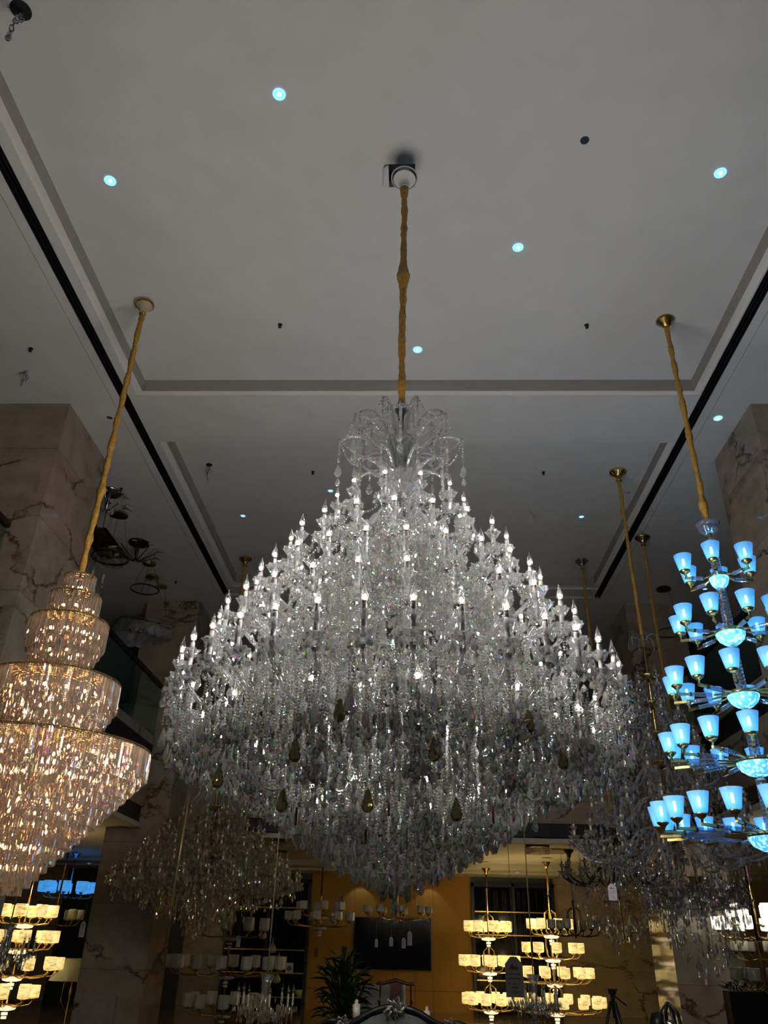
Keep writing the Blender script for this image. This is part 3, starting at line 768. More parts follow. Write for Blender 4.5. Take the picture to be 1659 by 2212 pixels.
m.inst(rodb, A@S, rodsP[~mk]); part('crystal_rod', m, M['rod'], T, kind='stuff')
m = MB(); m.inst(OCT, np.repeat((np.eye(3)*.0115)[None], len(rim), 0), np.array(rim)); part('rod_hook', m, M['gold'], T, kind='stuff')
for z0, rings in tierR:
    m = MB(); R = rings[0][0]
    m.base(lathe([(R-.012, z0-.012), (R+.004, z0-.014), (R+.004, z0+.004), (R-.012, z0+.004), (R-.012, z0-.012)], 64))
    for (r, d) in rings[1:]: m.base(lathe([(r-.005, z0-.02), (r+.005, z0-.02), (r+.005, z0-.012), (r-.005, z0-.012), (r-.005, z0-.02)], 40))
    m.base(lathe([(R-.01, z0-.006), (.03, z0-.006), (.03, z0-.010), (R-.01, z0-.010)], 48))
    part('tier_frame', m, M['gold'], T, True)
m = MB(); m.base(lathe([(.02, 4.9), (.02, 2.2), (.001, 2.19)], 10)); part('stem', m, M['gold'], T, True)
# lamps inside the tiers
m = MB()
for zz, R, n in ((4.74, .05, 3), (4.52, .12, 5), (4.24, .22, 8), (4.05, .14, 5), (3.62, .42, 14), (3.4, .3, 9), (3.22, .2, 6), (3.02, .80, 22), (3.0, .5, 14), (2.82, .62, 16), (2.62, .44, 12), (2.44, .28, 8), (2.28, .14, 5), (2.12, .05, 3)):
    for i in range(n):
        a = 2*PI*(i+.5)/n; m.base(FIL, 0, None, (R*math.sin(a), -R*math.cos(a), zz), 1.3)
part('lamp', m, M['warmlamp'], T, True, kind='stuff')

# ================================================================== 3. BLUE LIT CHANDELIER
bxx, byy, _ = atZ(1437, 692, ZT)
T = thing('cup_chandelier', 'tall brass chandelier glowing blue with frosted glass cups on the right', 'chandelier', (bxx, byy, 0))
part('cord_sleeve', cord_mesh(ZT-.12, 5.74, .030, .014, 9, [(7.4, .25), (6.9, .2), (6.0, .5), (5.9, .4)]), M['cord'], T, True)
m = MB(); m.base(lathe([(.001, 0), (.118, 0), (.120, -.01), (.105, -.03), (.06, -.075), (.035, -.12), (.001, -.125)], 32)); part('ceiling_canopy', m, M['brass'], T, True, loc=(0, 0, ZT), label='brass cone ceiling canopy')
m = MB(); m.base(lathe([(.02, 5.60), (.06, 5.62), (.10, 5.66), (.125, 5.73), (.127, 5.73), (.10, 5.65), (.05, 5.605)], 32)); part('top_dish', m, M['ribglass'], T, True, label='pale ribbed glass dish on top')
m = MB(); m.base(lathe([(.001, 5.62), (.028, 5.61), (.02, 5.55), (.03, 5.53)], 16))
for z in (5.08, 4.46, 3.82, 3.18, 2.53): m.base(lathe([(.012, z+.62), (.012, z), (.03, z-.10), (.024, z-.14), (.045, z-.16), (.045, z-.17), (.01, z-.17)], 16))
part('stem', m, M['brass'], T, True)
cupb = MB(); cupb.base(lathe([(.052, -.085), (.060, -.075), (.092, .085), (.090, .085), (.058, -.07), (.001, -.08)], 24)); cup_me = cupb.mesh('lamp_shade', [M['bluecup']], True)
fb = MB(); fb.base(lathe([(.001, .045), (.012, .035), (.014, -.03), (.001, -.045)], 10)); fil_me = fb.mesh('bulb', [M['coldfil']], True)
hb = MB(); hb.base(lathe([(.052, -.088), (.055, -.098), (.030, -.122), (.012, -.135), (.010, -.165), (.001, -.165)], 16)); hold_me = hb.mesh('cup_holder', [M['brass']], True)
secz = [5.55, 5.08, 4.46, 3.82, 3.18, 2.53]
for (zc, R, n, ph, zb, Rb) in ((5.24, .35, 6, -26, 5.08, .10), (4.63, .48, 9, 2, 4.46, .145), (3.99, .64, 12, -27, 3.82, .15), (3.38, .76, 14, -23, 3.18, .185), (2.73, .95, 20, -38, 2.53, .21)):
    # glass column section above this tier
    m = MB(); za = zb+.50 if zb < 5 else zb+.46
    pr = []; k = 26
    for j in range(k+1):
        zz = zb+.03+(za-zb-.03)*j/k; rr = .045+.006*(j % 2); pr.append((rr, zz))
    m.base(lathe(pr, 18)); part('glass_column', m, M['ribglass'], T)
    m = MB(); m.base(lathe([(Rb*1.0, zb), (Rb*.97, zb-.03), (Rb*.82, zb-.075), (Rb*.5, zb-.115), (.03, zb-.13)], 32)); part('glass_bowl', m, M['bluebowl'], T, True)
    m = MB(); m.base(lathe([(.05, zb+.035), (Rb*.98, zb+.035), (Rb*1.02, zb+.02), (Rb*1.0, zb-.003), (.05, zb-.003)], 32)); part('hub_ring', m, M['brass'], T, True)
    # arms: brass - glass rod - brass
    L1 = Rb; L4 = R+.05; zr = zc-.175
    g0 = Rb+.28*(R-Rb); g1 = Rb+.76*(R-Rb)
    bm = MB(); bm.base(tube([(0, -L1*.95, zb+.015), (0, -g0, zr)], .011, 6)); em = MB(); em.base(box(-.012, .012, -L4+.04, -g1, zr-.012, zr+.012)); em.base(lathe([(.022, 0), (.022, .012), (.001, .012)], 12), 0, np.array(((1, 0, 0), (0, 0, 1), (0, -1, 0))), (0, -g1, zr))
    em.base(tube([(0, -R, zr), (0, -R, zc-.16)], .008, 6)); eme = em.mesh('arm_end', [M['brass']], False)
    gm = MB(); k = 14; pr = [(.020+.0025*(j % 2), -(g0+(g1-g0)*j/k)) for j in range(k+1)]
    b = lathe(pr, 12); V = np.array(b[0]); V = np.stack([V[:, 0], V[:, 2], V[:, 1]+zr], 1); gm.add(V, None, b[2])
    bme = bm.mesh('arm', [M['brass']], False); gme = gm.mesh('glass_sleeve', [M['ribglass']], False)
    for i in range(n):
        a = math.radians(ph+360*i/n)
        ar = part('arm', bme, None, T, rotz=a); part('glass_sleeve', gme, None, ar); part('arm_end', eme, None, ar); part('lamp_shade', cup_me, None, ar, loc=(0, -R, zc)); part('bulb', fil_me, None, ar, loc=(0, -R, zc+.005)); part('cup_holder', hold_me, None, ar, loc=(0, -R, zc))

# ================================================================== 4. UNLIT CRYSTAL CHANDELIERS BEHIND
def dark_chandelier(label, cxy, tiers, zb_prof, nfill, cmat, armmat, mats_arm=None, cord=(8.5, 6), top=None, name='crystal_chandelier', stemmat='gold', cand='candle_cream', cone=True, drop=(.04, .07), seed=1, canopy='gold', cup_R=.08, plate=None, candle_h=.17):
    T = thing(name, label, 'chandelier', (cxy[0], cxy[1], 0))
    cups = crystal_chandelier(T, tiers, arm_mat=M[armmat], cup_mat=M[cmat], fil=M['deadfil'], candle_mat=M[cand], lit=False, max_parts=100, cup_R=cup_R, candle_h=candle_h, arm_r=.016)
    part('cord_sleeve', cord_mesh(cord[0], cord[1], .028, .012, seed), M['cord'], T, True)
    part('ceiling_canopy', canopy_mesh(.13, .17), [M[canopy], M[canopy]], T, True, loc=(0, 0, cord[0]+.17))
    m = MB(); zt = top; zlow = min(t[0] for t in tiers)-.4
    m.base(lathe([(.001, zt), (.03, zt-.01), (.022, zt-.1), (.02, zlow), (.001, zlow-.01)], 12))
    part('stem', m, M[stemmat], T, True)
    gm = MB()
    for t in tiers: gm.base(lathe([(.02, t[0]-.1), (.10, t[0]-.06), (.14, t[0]), (.14, t[0]+.01), (.05, t[0]-.05)], 20))
    part('stem_plate', gm, M['gold'], T, True, label='gold dishes along the stem')
    P = []; Wd = []; Ld = []; B = []
    q = random.Random(seed)
    for (x, y, zc, ang, R, ti) in cups:
        for k in range(5):
            a = 2*PI*k/5; P.append((x+.07*math.cos(a), y+.07*math.sin(a), zc-.03)); Wd.append(drop[0]); Ld.append(drop[1])
        z, Rr, n, ph, dip, hr, dzh = tiers[ti]; pts = arm_path(Rr, zc, hr, zc+dzh, dip)
        for j in (5, 8, 11, 14):
            r_, z_ = pts[j]; nb = q.choice((2, 4, 7)); px, py = r_*math.sin(ang), -r_*math.cos(ang)
            B += [(px, py, z_-.02-.02*k) for k in range(nb)]; P.append((px, py, z_-.02-.02*nb)); Wd.append(drop[0]); Ld.append(drop[1])
        a2 = ang+2*PI/n; B += list(map(tuple, cat_pts((x, y, zc-.02), (Rr*math.sin(a2), -Rr*math.cos(a2), zc-.02), .1, .03)))
    zz = [z for z, r in zb_prof['env']]; rr = [r for z, r in zb_prof['env']]
    k = 0; rmax = max(rr)
    while k < nfill:
        z = q.uniform(zz[0], zz[-1]); Re = float(np.interp(z, zz, rr))
        if q.random() > Re/rmax+.1: continue
        R = max(.04, Re-abs(q.gauss(0, .25*Re))); a = q.uniform(0, 2*PI); nb = q.choice((1, 2, 4, 8)); k += 1
        x, y = R*math.sin(a), -R*math.cos(a); B += [(x, y, z-.02*j) for j in range(nb)]; P.append((x, y, z-.02*nb)); s = q.uniform(.8, 1.5); Wd.append(drop[0]*s); Ld.append(drop[1]*s)
    split_drops(T, P, Wd, Ld, M[cmat], 60, center=cxy)
    m = MB(); beads(m, np.array(B), .009); part('bead_strand', m, M[cmat], T, kind='stuff')
    return T
c2 = atZ(1334, 1018, ZT)
t2 = [(5.15, .25, 6, 10, .1, .05, .1), (4.75, .38, 8, 0, .12, .06, .1), (4.32, .55, 10, 8, .14, .08, .12), (3.92, .75, 12, 0, .16, .1, .12), (3.5, 1.0, 14, 6, .2, .12, .14), (3.12, 1.3, 16, 2, .28, .15, .14), (2.95, .9, 10, 12, .2, .15, .1)]
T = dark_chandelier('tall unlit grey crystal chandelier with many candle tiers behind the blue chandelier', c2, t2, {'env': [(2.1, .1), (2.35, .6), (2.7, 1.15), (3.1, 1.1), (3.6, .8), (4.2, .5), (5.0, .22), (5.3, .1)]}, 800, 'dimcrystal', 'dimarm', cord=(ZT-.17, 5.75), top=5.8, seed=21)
m = MB()
for i in range(6):
    a = 2*PI*i/6; P = [(0, -(.02+.10*(1-math.cos(t))), 5.6+.18*math.sin(t*.9)) for t in np.linspace(0, 3.6, 12)]
    P = [(-p[1]*math.sin(a), p[1]*math.cos(a), p[2]) for p in P]; m.base(tube(P, .008, 5))
part('scroll_crown', m, M['dimarm'], T, True)
c3 = atZ(1256, 1210, ZT)
t3 = [(3.35, .5, 8, 0, .15, .08, .1), (2.98, .92, 14, 5, .2, .1, .1)]
dark_chandelier('dark chandelier with black arms and long crystal strands behind the grey one', c3, t3, {'env': [(1.75, .15), (2.1, .6), (2.6, .95), (3.2, .5)]}, 420, 'dimcrystal', 'black', cord=(ZT-.17, 3.6), top=3.7, seed=23, cand='black', stemmat='black', canopy='chrome')
c4 = atZ(531, 1205, ZT)
t4 = [(3.72, .55, 10, 0, .15, .08, .1), (3.45, .85, 14, 5, .16, .1, .1), (3.18, 1.12, 18, 2, .18, .12, .1), (2.92, 1.38, 22, 6, .2, .12, .1), (2.70, 1.6, 26, 0, .2, .15, .1)]
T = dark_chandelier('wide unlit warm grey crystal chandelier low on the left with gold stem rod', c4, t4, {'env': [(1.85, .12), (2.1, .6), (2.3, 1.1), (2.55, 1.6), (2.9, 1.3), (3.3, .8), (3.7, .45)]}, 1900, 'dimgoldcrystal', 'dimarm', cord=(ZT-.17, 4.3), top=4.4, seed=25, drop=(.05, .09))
m = MB(); m.base(tube([(-.03, -1.75, 3.65), (-.07, -1.75, 2.0)], .020, 6)); part('gold_rod', m, M['gourd'], T, True, label='thin gold rod hanging in front of the crystals')
m = MB()
for i in range(12):
    a = 2*PI*i/12; m.base(tube([(.30*math.sin(a), -.30*math.cos(a), 4.25), (.32*math.sin(a), -.32*math.cos(a), 3.95), (.55*math.sin(a), -.55*math.cos(a), 3.62)], .014, 5))
part('bell_frame', m, M['dimarm'], T, True)
# a second lower right strand cluster chandelier (behind the blue one, under it)
c5 = atY(1505, 1900, 13.2)
t5 = [(2.62, .5, 8, 0, .12, .08, .1), (2.5, .68, 12, 8, .12, .1, .1)]
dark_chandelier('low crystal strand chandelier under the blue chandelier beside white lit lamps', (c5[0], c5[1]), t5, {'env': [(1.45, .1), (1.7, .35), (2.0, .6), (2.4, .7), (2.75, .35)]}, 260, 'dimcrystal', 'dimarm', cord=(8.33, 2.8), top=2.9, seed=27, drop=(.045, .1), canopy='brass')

# ================================================================== 5. SHADE CHANDELIERS IN THE BACK
def shade_lamp(label, loc, tiers, shade, frame='brass', stem_r=.02, top=None, cord_mat='cord_red', ceil=ZL, sr=.105, sh=.19, discs=True, disc_mat='onyx_pale', cage=False, group=None, canopy='brass', name='shade_chandelier', square=False):
    T = thing(name, label, 'chandelier', (loc[0], loc[1], 0), group=group)
    ztop = top if top else tiers[0][0]+.45
    m = MB(); m.base(tube([(0, 0, ceil-.12), (.01, 0, (ceil+ztop)/2), (0, 0, ztop)], .022, 7)); part('cord_sleeve', m, M[cord_mat], T, True)
    m = MB(); m.base(lathe([(.001, 0), (.12, 0), (.11, -.02), (.05, -.09), (.04, -.15), (.001, -.155)], 20)); part('ceiling_canopy', m, M[canopy], T, True, loc=(0, 0, ceil))
    m = MB(); zl = tiers[-1][0]-.25; m.base(lathe([(.001, ztop+.02), (stem_r*2, ztop), (stem_r, ztop-.06), (stem_r, zl), (.001, zl-.02)], 12)); part('stem', m, M[frame], T, True)
    sm = MB(); sm.base(lathe([(sr*.45, -sh*.5), (sr*.9, -sh*.48), (sr, -sh*.36), (sr, sh*.46), (sr*.92, sh*.5), (sr*.88, sh*.5), (sr*.9, -sh*.4)], 8 if square else 18)); sme = sm.mesh('lamp_shade', [M[shade]], not square)
    for (z, R, n, ph) in tiers:
        am = MB(); zb = z-sh*.5
        am.base(tube([(0, 0, zb-.10), (0, -R*.5, zb-.14), (0, -R*.9, zb-.11), (0, -R, zb-.05), (0, -R, zb)], .013, 6)); so = MB(); so.base(lathe([(.001, zb-.05), (.02, zb-.04), (.05, zb-.01), (.05, zb), (.001, zb)], 10), 0, None, (0, -R, 0)); some = so.mesh('socket', [M[frame]], True)
        ame = am.mesh('arm', [M[frame]], True)
        for i in range(n):
            a = math.radians(ph+360*i/n); ar = part('arm', ame, None, T, rotz=a); part('lamp_shade', sme, None, ar, loc=(0, -R, z)); part('socket', some, None, ar)
        if discs:
            d = MB(); d.base(lathe([(.001, zb-.13), (.13, zb-.135), (.19, zb-.155), (.17, zb-.19), (.10, zb-.205), (.001, zb-.21)], 20)); d.base(lathe([(.001, zb-.235), (.06, zb-.235), (.06, zb-.28), (.001, zb-.28)], 14)); d.base(lathe([(.001, zb-.30), (.05, zb-.30), (.05, zb-.34), (.001, zb-.34)], 14))
            part('stone_disc', d, M[disc_mat], T, True)
        if cage:
            g = MB()
            for i in range(6):
                a = 2*PI*i/6; g.base(tube([(r*math.sin(a), -r*math.cos(a), zz) for r, zz in ((.04, zb+.42), (.15, zb+.34), (.17, zb+.15), (.13, zb-.06), (.05, zb-.1))], .009, 5))
            part('cage', g, M[frame], T, True)
    return T
G1 = 'lit onyx shade chandeliers in the back room'
def tz(py, y, px=1050): return atY(px, py, y)[2]
y1 = 23.1; p1 = atY(1056, 2050, y1)
shade_lamp('warm lit onyx tiered chandelier directly right of the ochre wall', (p1[0], y1), [(tz(2001, y1), .52, 8, 10), (tz(2075, y1), .68, 10, 0), (tz(2157, y1), .60, 10, 20)], 'onyx', ceil=3.5, top=tz(1920, y1), sr=.13, sh=.25, cage=True, group=G1, frame='brass')
y2 = 21.72; p2 = atY(1193, 2050, y2)
shade_lamp('warm lit onyx tiered chandelier under the brass funnel canopy on the right', (p2[0], y2), [(tz(1996, y2, 1190), .48, 7, 14), (tz(2047, y2, 1190), .65, 9, 0), (tz(2100, y2, 1190), .85, 12, 8), (tz(2162, y2, 1190), 1.05, 14, 0)], 'onyx', ceil=3.56, top=tz(1930, y2, 1190), sr=.115, sh=.22, cage=True, group=G1, cord_mat='cord')
y3 = 18.9; p3 = atY(1243, 2010, y3)
shade_lamp('unlit bronze lantern chandelier with white shades right of the lit onyx ones', (p3[0], y3), [(tz(1997, y3, 1243), .50, 6, 30)], 'shade_off', frame='black', ceil=3.56, sr=.085, sh=.18, cage=True, discs=False, canopy='black', cord_mat='string')
y4 = 20.5; p4 = atY(1345, 2000, y4)
shade_lamp('unlit brass chandelier with white shades against the cream wall below the black one', (p4[0], y4), [(tz(1990, y4, 1345), .62, 8, 10), (tz(2010, y4, 1345), .35, 5, 10)], 'shade_off', ceil=3.56, sr=.09, sh=.18, discs=False)
y5 = 21.5; p5 = atY(692, 1970, y5)
shade_lamp('unlit two tier white glass chandelier hanging on dark red cords before the ochre wall', (p5[0], y5), [(tz(1957, y5, 692), .55, 6, 15), (tz(1979, y5, 692), .78, 9, 0)], 'shade_off', frame='brass', ceil=3.56, sr=.10, sh=.19, top=tz(1935, y5, 692), disc_mat='shade_off', square=True)
y6 = 20.0; p6 = atY(858, 1975, y6)
shade_lamp('unlit brass shade chandelier just under the tip of the big crystal one', (p6[0], y6), [(tz(1965, y6, 858), .72, 9, 8)], 'shade_off', ceil=3.56, sr=.085, sh=.15, discs=False)
y7 = 18.8; p7 = atY(480, 2090, y7)
shade_lamp('large unlit white glass chandelier in three tiers below the wide crystal chandelier', (p7[0]+.1, y7), [(tz(1995, y7, 480), .75, 9, 0), (tz(2077, y7, 480), 1.15, 14, 5), (tz(2160, y7, 480), .72, 9, 12)], 'shade_off', frame='brass', ceil=3.56, sr=.115, sh=.24, top=2.9, disc_mat='shade_off', square=True)
y8 = 15.2; p8 = atY(1632, 1985, y8)
shade_lamp('bright white lit glass shade chandelier at the right edge', (p8[0], y8), [(tz(1967, y8, 1630), .40, 6, 10), (tz(1995, y8, 1630), .62, 10, 0)], 'shade_white', frame='brass', ceil=3.56, sr=.105, sh=.20, discs=False, group=None)
# left hall lamps
y9 = 17.5; p9 = atY(40, 2050, y9)
G2 = 'lit shade chandeliers of the left aisle'
shade_lamp('warm lit four tier shade chandelier at the lower left corner', (p9[0], y9), [(tz(1967, y9, 40), .50, 8, 12), (tz(2022, y9, 40), .62, 8, 30), (tz(2080, y9, 40), .80, 10, 5), (tz(2142, y9, 40), .45, 7, 10)], 'onyx', frame='gold', ceil=3.56, top=2.75, sr=.115, sh=.22, group=G2)
y10 = 20.5; p10 = atY(118, 1985, y10)
shade_lamp('unlit white cylinder chandelier behind the warm lit one in the left aisle', (p10[0], y10), [(tz(1975, y10, 118), .55, 7, 15)], 'shade_off', frame='gold', ceil=3.56, sr=.10, sh=.22, discs=False)
y11 = 22.0; p11 = atY(150, 1920, y11)
shade_lamp('blue lit cylinder shade chandelier left of the far marble pillar', (p11[0], y11), [(tz(1917, y11, 150), .62, 9, 10)], 'shade_blue', frame='steel', ceil=3.56, sr=.15, sh=.25, discs=False, top=3.2, canopy='steel')
# dim right aisle lamps
for (px, py, yy, lb, ph) in ((1640, 2045, 16.0, 'dim unlit shade lamp low at the right edge under the white lit one', 0), (1650, 2105, 14.2, 'dim unlit shade lamp near the bottom right corner above planting', 20)):
    q = atY(px, py, yy); shade_lamp(lb, (q[0], yy), [(q[2], .42, 6, ph)], 'shade_off', frame='brass', ceil=3.56, sr=.09, sh=.17, discs=False)
# small lower crystal candelabra
def small_crystal(label, px, py, yy, R, s=1, cmat='dimgoldcrystal', ztall=.5):
    q = atY(px, py, yy); T = thing('small_crystal_chandelier', label, 'chandelier', (q[0], yy, 0)); z = q[2]
    m = MB(); m.base(tube([(0, 0, 3.5), (0, 0, z+ztall*.6)], .01, 5)); part('cord', m, M['string'], T, True)
    m = MB(); m.base(lathe([(.001, 0), (.06, 0), (.05, -.03), (.001, -.05)], 14)); part('ceiling_canopy', m, M['brass'], T, True, loc=(0, 0, ZL))
    m = MB(); m.base(lathe([(.03, z+ztall*.6), (.07, z+ztall*.75), (.10, z+ztall*.78), (.05, z+ztall*.5), (.05, z), (.10, z-.05), (.02, z-.2)], 14)); part('stem', m, M['dimarm'], T, True)
    a_ = MB(); a_.base(tube([(0, -.05, z), (0, -R*.5, z-.12), (0, -R*.9, z-.06), (0, -R, z+.02)], .012, 5)); am = a_.mesh('glass_arm', [M['dimarm']], True)
    cm = candle_mesh('candle', .14, mat=M['candle_cream']); bm = bulb_mesh('bulb', M['deadfil'])
    P = []
    for i in range(8):
        a = 2*PI*i/8+.3; ar = part('glass_arm', am, None, T, rotz=a); part('candle', cm, None, ar, loc=(0, -R, z+.16)); part('bulb', bm, None, ar, loc=(0, -R, z+.2))
        for k in range(6): b = 2*PI*k/6; P.append((R*math.sin(a)+.06*math.cos(b), -R*math.cos(a)+.06*math.sin(b), z+.02))
    for k in range(150):
        r = rnd.uniform(.03, R); a = rnd.uniform(0, 6.28); P.append((r*math.sin(a), -r*math.cos(a), z+rnd.uniform(-.25, .35)*(1-r/R)+rnd.uniform(-.12, .02)))
    m = MB(); pend(m, np.array(P), .035, .08); part('crystal_drop', m, M[cmat], T, kind='stuff')
small_crystal('small gold toned crystal chandelier at the bottom edge left of the plant', 572, 2175, 12.5, .38)
small_crystal('small crystal chandelier in front of the lowest lit onyx tier', 1155, 2165, 13.5, .34, cmat='dimcrystal', ztall=.45)
small_crystal('small dark crystal chandelier at the left edge among warm lit shades', 8, 2060, 13.0, .40, cmat='dimcrystal')

# ================================================================== 6. CEILING FITTINGS
def downlight(px, py, z, label, lit=1, r=.05):
    q = atZ(px, py, z); T = thing('downlight', label, 'downlight', (q[0], q[1], z), group='recessed ceiling downlights')
    m = MB(); m.base(lathe([(r*1.25, -.002), (r*1.25, -.008), (r*1.0, -.009), (r*.9, 0), (r*.9, -.001)], 24)); part('ring', m, M['white'] if lit != 1 else M['downdim'], T, True)
    m = MB(); m.base(lathe([(.001, -.003), (r*.92, -.004), (r*.92, -.002)], 20)); part('lens', m, {0: M['steel'], 1: M['downlight'], 2: M['downdim']}[lit], T)
    if lit == 1: m = MB(); m.base(lathe([(.001, -.012), (r*.42, -.009), (r*.42, -.004)], 14)); part('led', m, M['downcore'], T)
for px, py, z, lit, lb in ((603, 203, ZT, 1, 'bright blue white downlight nearest the top edge of the ceiling tray'),
    (238, 390, ZT, 1, 'blue white downlight near the left edge of the ceiling tray above the gold canopy'),
    (1556, 373, ZT, 1, 'blue white downlight near the right edge of the ceiling tray'),
    (1119, 534, ZT, 1, 'blue white downlight right of the central cord halfway down the tray'),
    (902, 755, ZT, 1, 'blue white downlight just right of the central cord near the crossbeam'),
    (1551, 903, ZS, 1, 'blue white downlight on the right side soffit beside the marble pillar'),
    (525, 1114, ZT, 2, 'blue white downlight in the second tray left of the big chandelier'),
    (1256, 1116, ZT, 2, 'blue white downlight in the second tray between the two gold cords on the right'),
    (714, 1060, ZT, 2, 'blue white downlight in the second tray just above a left candle bulb'),
    (895, 968, ZS, 2, 'blue white downlight seen through the glass crown of the big chandelier'),
    (1523, 1272, ZS, 2, 'blue white downlight seen between cups of the blue chandelier'),
    (237, 902, ZS, 0, 'unlit silver downlight on the left soffit beside the gold cord'),
    (192, 1866, 3.50, 2, 'small white downlight under the low ceiling left of the far pillar'),
    (1118, 1884, 3.47, 2, 'small white downlight under the low ceiling left of the funnel canopy')): downlight(px, py, z-.001, lb, lit)
def sprinkler(px, py, z, lb):
    q = atZ(px, py, z); m = MB(); m.base(lathe([(.001, 0), (.030, 0), (.030, -.006), (.010, -.010), (.009, -.04), (.022, -.045), (.022, -.05), (.001, -.055)], 12))
    solo('sprinkler', m, M['slot'], lb, 'sprinkler', (q[0], q[1], z), group='small dark ceiling sprinklers')
for px, py, z, lb in ((605, 701, ZT, 'small dark sprinkler left of the central cord near the crossbeam'), (1267, 702, ZT, 'small dark sprinkler left of the brass cone canopy'),
    (67, 753, ZS, 'small dark sprinkler on the left soffit above the marble pillar'), (676, 1019, ZT, 'small dark sprinkler in the second tray left of the crown'),
    (1174, 1020, ZT, 'small dark sprinkler in the second tray right of the crown'), (262, 1055, ZS, 'small dark sprinkler on the left soffit beside the twisted gold cord'),
    (380, 1256, ZS, 'small dark sprinkler on the left soffit above the far pillar')): sprinkler(px, py, z, lb)
# hole
q = atZ(1263, 303, ZT); solo('ceiling_hole_ring', mb1(lathe([(.001, -.004), (.04, -.004), (.045, -.002), (.046, .002), (.001, .002)], 16)), M['slot'], 'small black round hole in the tray on the right', 'hole', (q[0], q[1], ZT-.001))
def chain(px, py, z, lb, ln=.42, s=1, hole=True):
    q = atZ(px, py, z); T = thing('hanging_chain', lb, 'chain', (q[0], q[1], z), group='loose ceiling chains')
    if hole: m = MB(); m.base(lathe([(.001, -.003), (.075*s, -.003), (.078*s, .001), (.001, .001)], 20)); part('hole', m, M['slot'], T)
    m = MB(); n = int(ln/.05)
    for i in range(n):
        P = []
        for k in range(9):
            a = 2*PI*k/8; P.append((.018*s*math.cos(a), 0, .034*s*math.sin(a)))
        b = tube(P, .006*s, 5); m.base(b, 0, rotz3((i % 2)*1.5+i*.3), (.02*math.sin(i), .015*math.cos(i*1.3), -.03-.05*s*i))
    m.base(tube([(.05*math.cos(a), .02, -.12+.05*math.sin(a)) for a in np.linspace(0, 6.28, 12)], .006*s, 5))
    part('chain_links', m, M['steel'], T, True)
chain(45, 22, ZT, 'steel chain hanging from a round hole in the top left corner', .4, 1.2)
chain(57, 800, ZS, 'short steel chain hanging from the left soffit near the edge', .3, 1, False)
chain(452, 1004, ZT, 'thin chain hanging from a small hole in the second tray', .45, .7)
# left soffit fittings
def disc_pendant(px, py, lb, r=.13, drop=1.2, mat='brass', n=3):
    q = atZ(px, py, ZS-.02); T = thing('disc_pendant', lb, 'pendant', (q[0], q[1], ZS), group='round ceiling discs with thin wires')
    m = MB(); m.base(lathe([(.001, 0), (r, 0), (r, -.04), (r*.9, -.045), (.001, -.045)], 28)); part('disc', m, M[mat], T, False)
    m = MB()
    for i in range(n):
        a = 2*PI*i/n; m.base(tube([(r*.6*math.cos(a), r*.6*math.sin(a), -.04), (r*2*math.cos(a), r*2*math.sin(a), -drop)], .003, 4))
    m.base(lathe([(r*2-.01, -drop), (r*2+.01, -drop), (r*2+.01, -drop-.02), (r*2-.01, -drop-.02), (r*2-.01, -drop)], 40)); part('wire_frame', m, M['black'], T)
disc_pendant(258, 1112, 'brass ceiling disc with thin wires nearest the twisted gold cord', .16, .9)
disc_pendant(323, 1217, 'dark brass ceiling disc with thin wires right of the black branch lamp', .14, .6)
disc_pendant(350, 1267, 'small brown ceiling disc just above the far pillar', .12, 1.0, n=1)
disc_pendant(1433, 1273, 'dark ceiling disc with one thin wire left of the blue chandelier', .15, 1.0, 'black', 1)
def branch_lamp(px, py, lb, mat='black', leafmat='shade_off', R=.42, n=9):
    q = atZ(px, py, ZS); T = thing('branch_ceiling_lamp', lb, 'lamp', (q[0], q[1], ZS))
    m = MB(); m.base(lathe([(.001, 0), (.20, 0), (.20, -.03), (.001, -.035)], 28)); m.base(lathe([(.03, -.03), (.03, -.36), (.001, -.37)], 12)); part('base', m, M[mat], T, True)
    am = MB(); am.base(tube([(0, 0, -.34), (0, -.06, -.40), (0, -R*.6, -.30), (0, -R, -.20)], .008, 5)); ame = am.mesh('arm', [M[mat]], True)
    lm = MB(); lm.base(lathe([(.001, -.01), (.05, -.008), (.055, 0), (.05, .008), (.001, .012)], 14), 0, np.array(((1, 0, 0), (0, 1.5, 0), (0, .5, 1)))); lme = lm.mesh('leaf_shade', [M[leafmat]], True)
    for i in range(n):
        a = 2*PI*i/n+.2; ar = part('arm', ame, None, T, rotz=a); part('leaf_shade', lme, None, ar, loc=(0, -R-.05, -.19))
branch_lamp(300, 1172, 'black branching ceiling lamp with leaf shades on the left soffit')
branch_lamp(238, 1062, 'pale branching ceiling lamp half hidden by the twisted gold cord', 'steel', 'shade_off', .34, 6)
q = atZ(242, 1192, ZS-.1); T = thing('ring_ceiling_lamp', 'brown wire ring ceiling lamp left of the black branch lamp', 'lamp', (q[0], q[1], ZS))
m = MB()
for r, z in ((.34, -.22), (.36, -.20), (.22, -.36), (.24, -.08)): m.base(tube([(r*math.cos(a)+(.05 if r < .3 else 0), r*math.sin(a), z) for a in np.linspace(0, 2*PI, 33)], .008, 5))
for i in range(30):
    a = 2*PI*i/30; m.base(tube([(.24*math.cos(a), .24*math.sin(a), -.08), (.34*math.cos(a), .34*math.sin(a), -.22), (.22*math.cos(a)+.05, .22*math.sin(a), -.36)], .003, 4))
m.base(lathe([(.001, 0), (.1, 0), (.1, -.03), (.02, -.04), (.02, -.08), (.24, -.08)], 20)); part('wire_rings', m, M['brass'], T)
m = MB(); pend(m, np.array([(rnd.uniform(-.12, .12), rnd.uniform(-.12, .12), -.2-rnd.random()*.12) for _ in range(30)]), .03, .05); part('crystal_drop', m, M['dimcrystal'], T, kind='stuff')
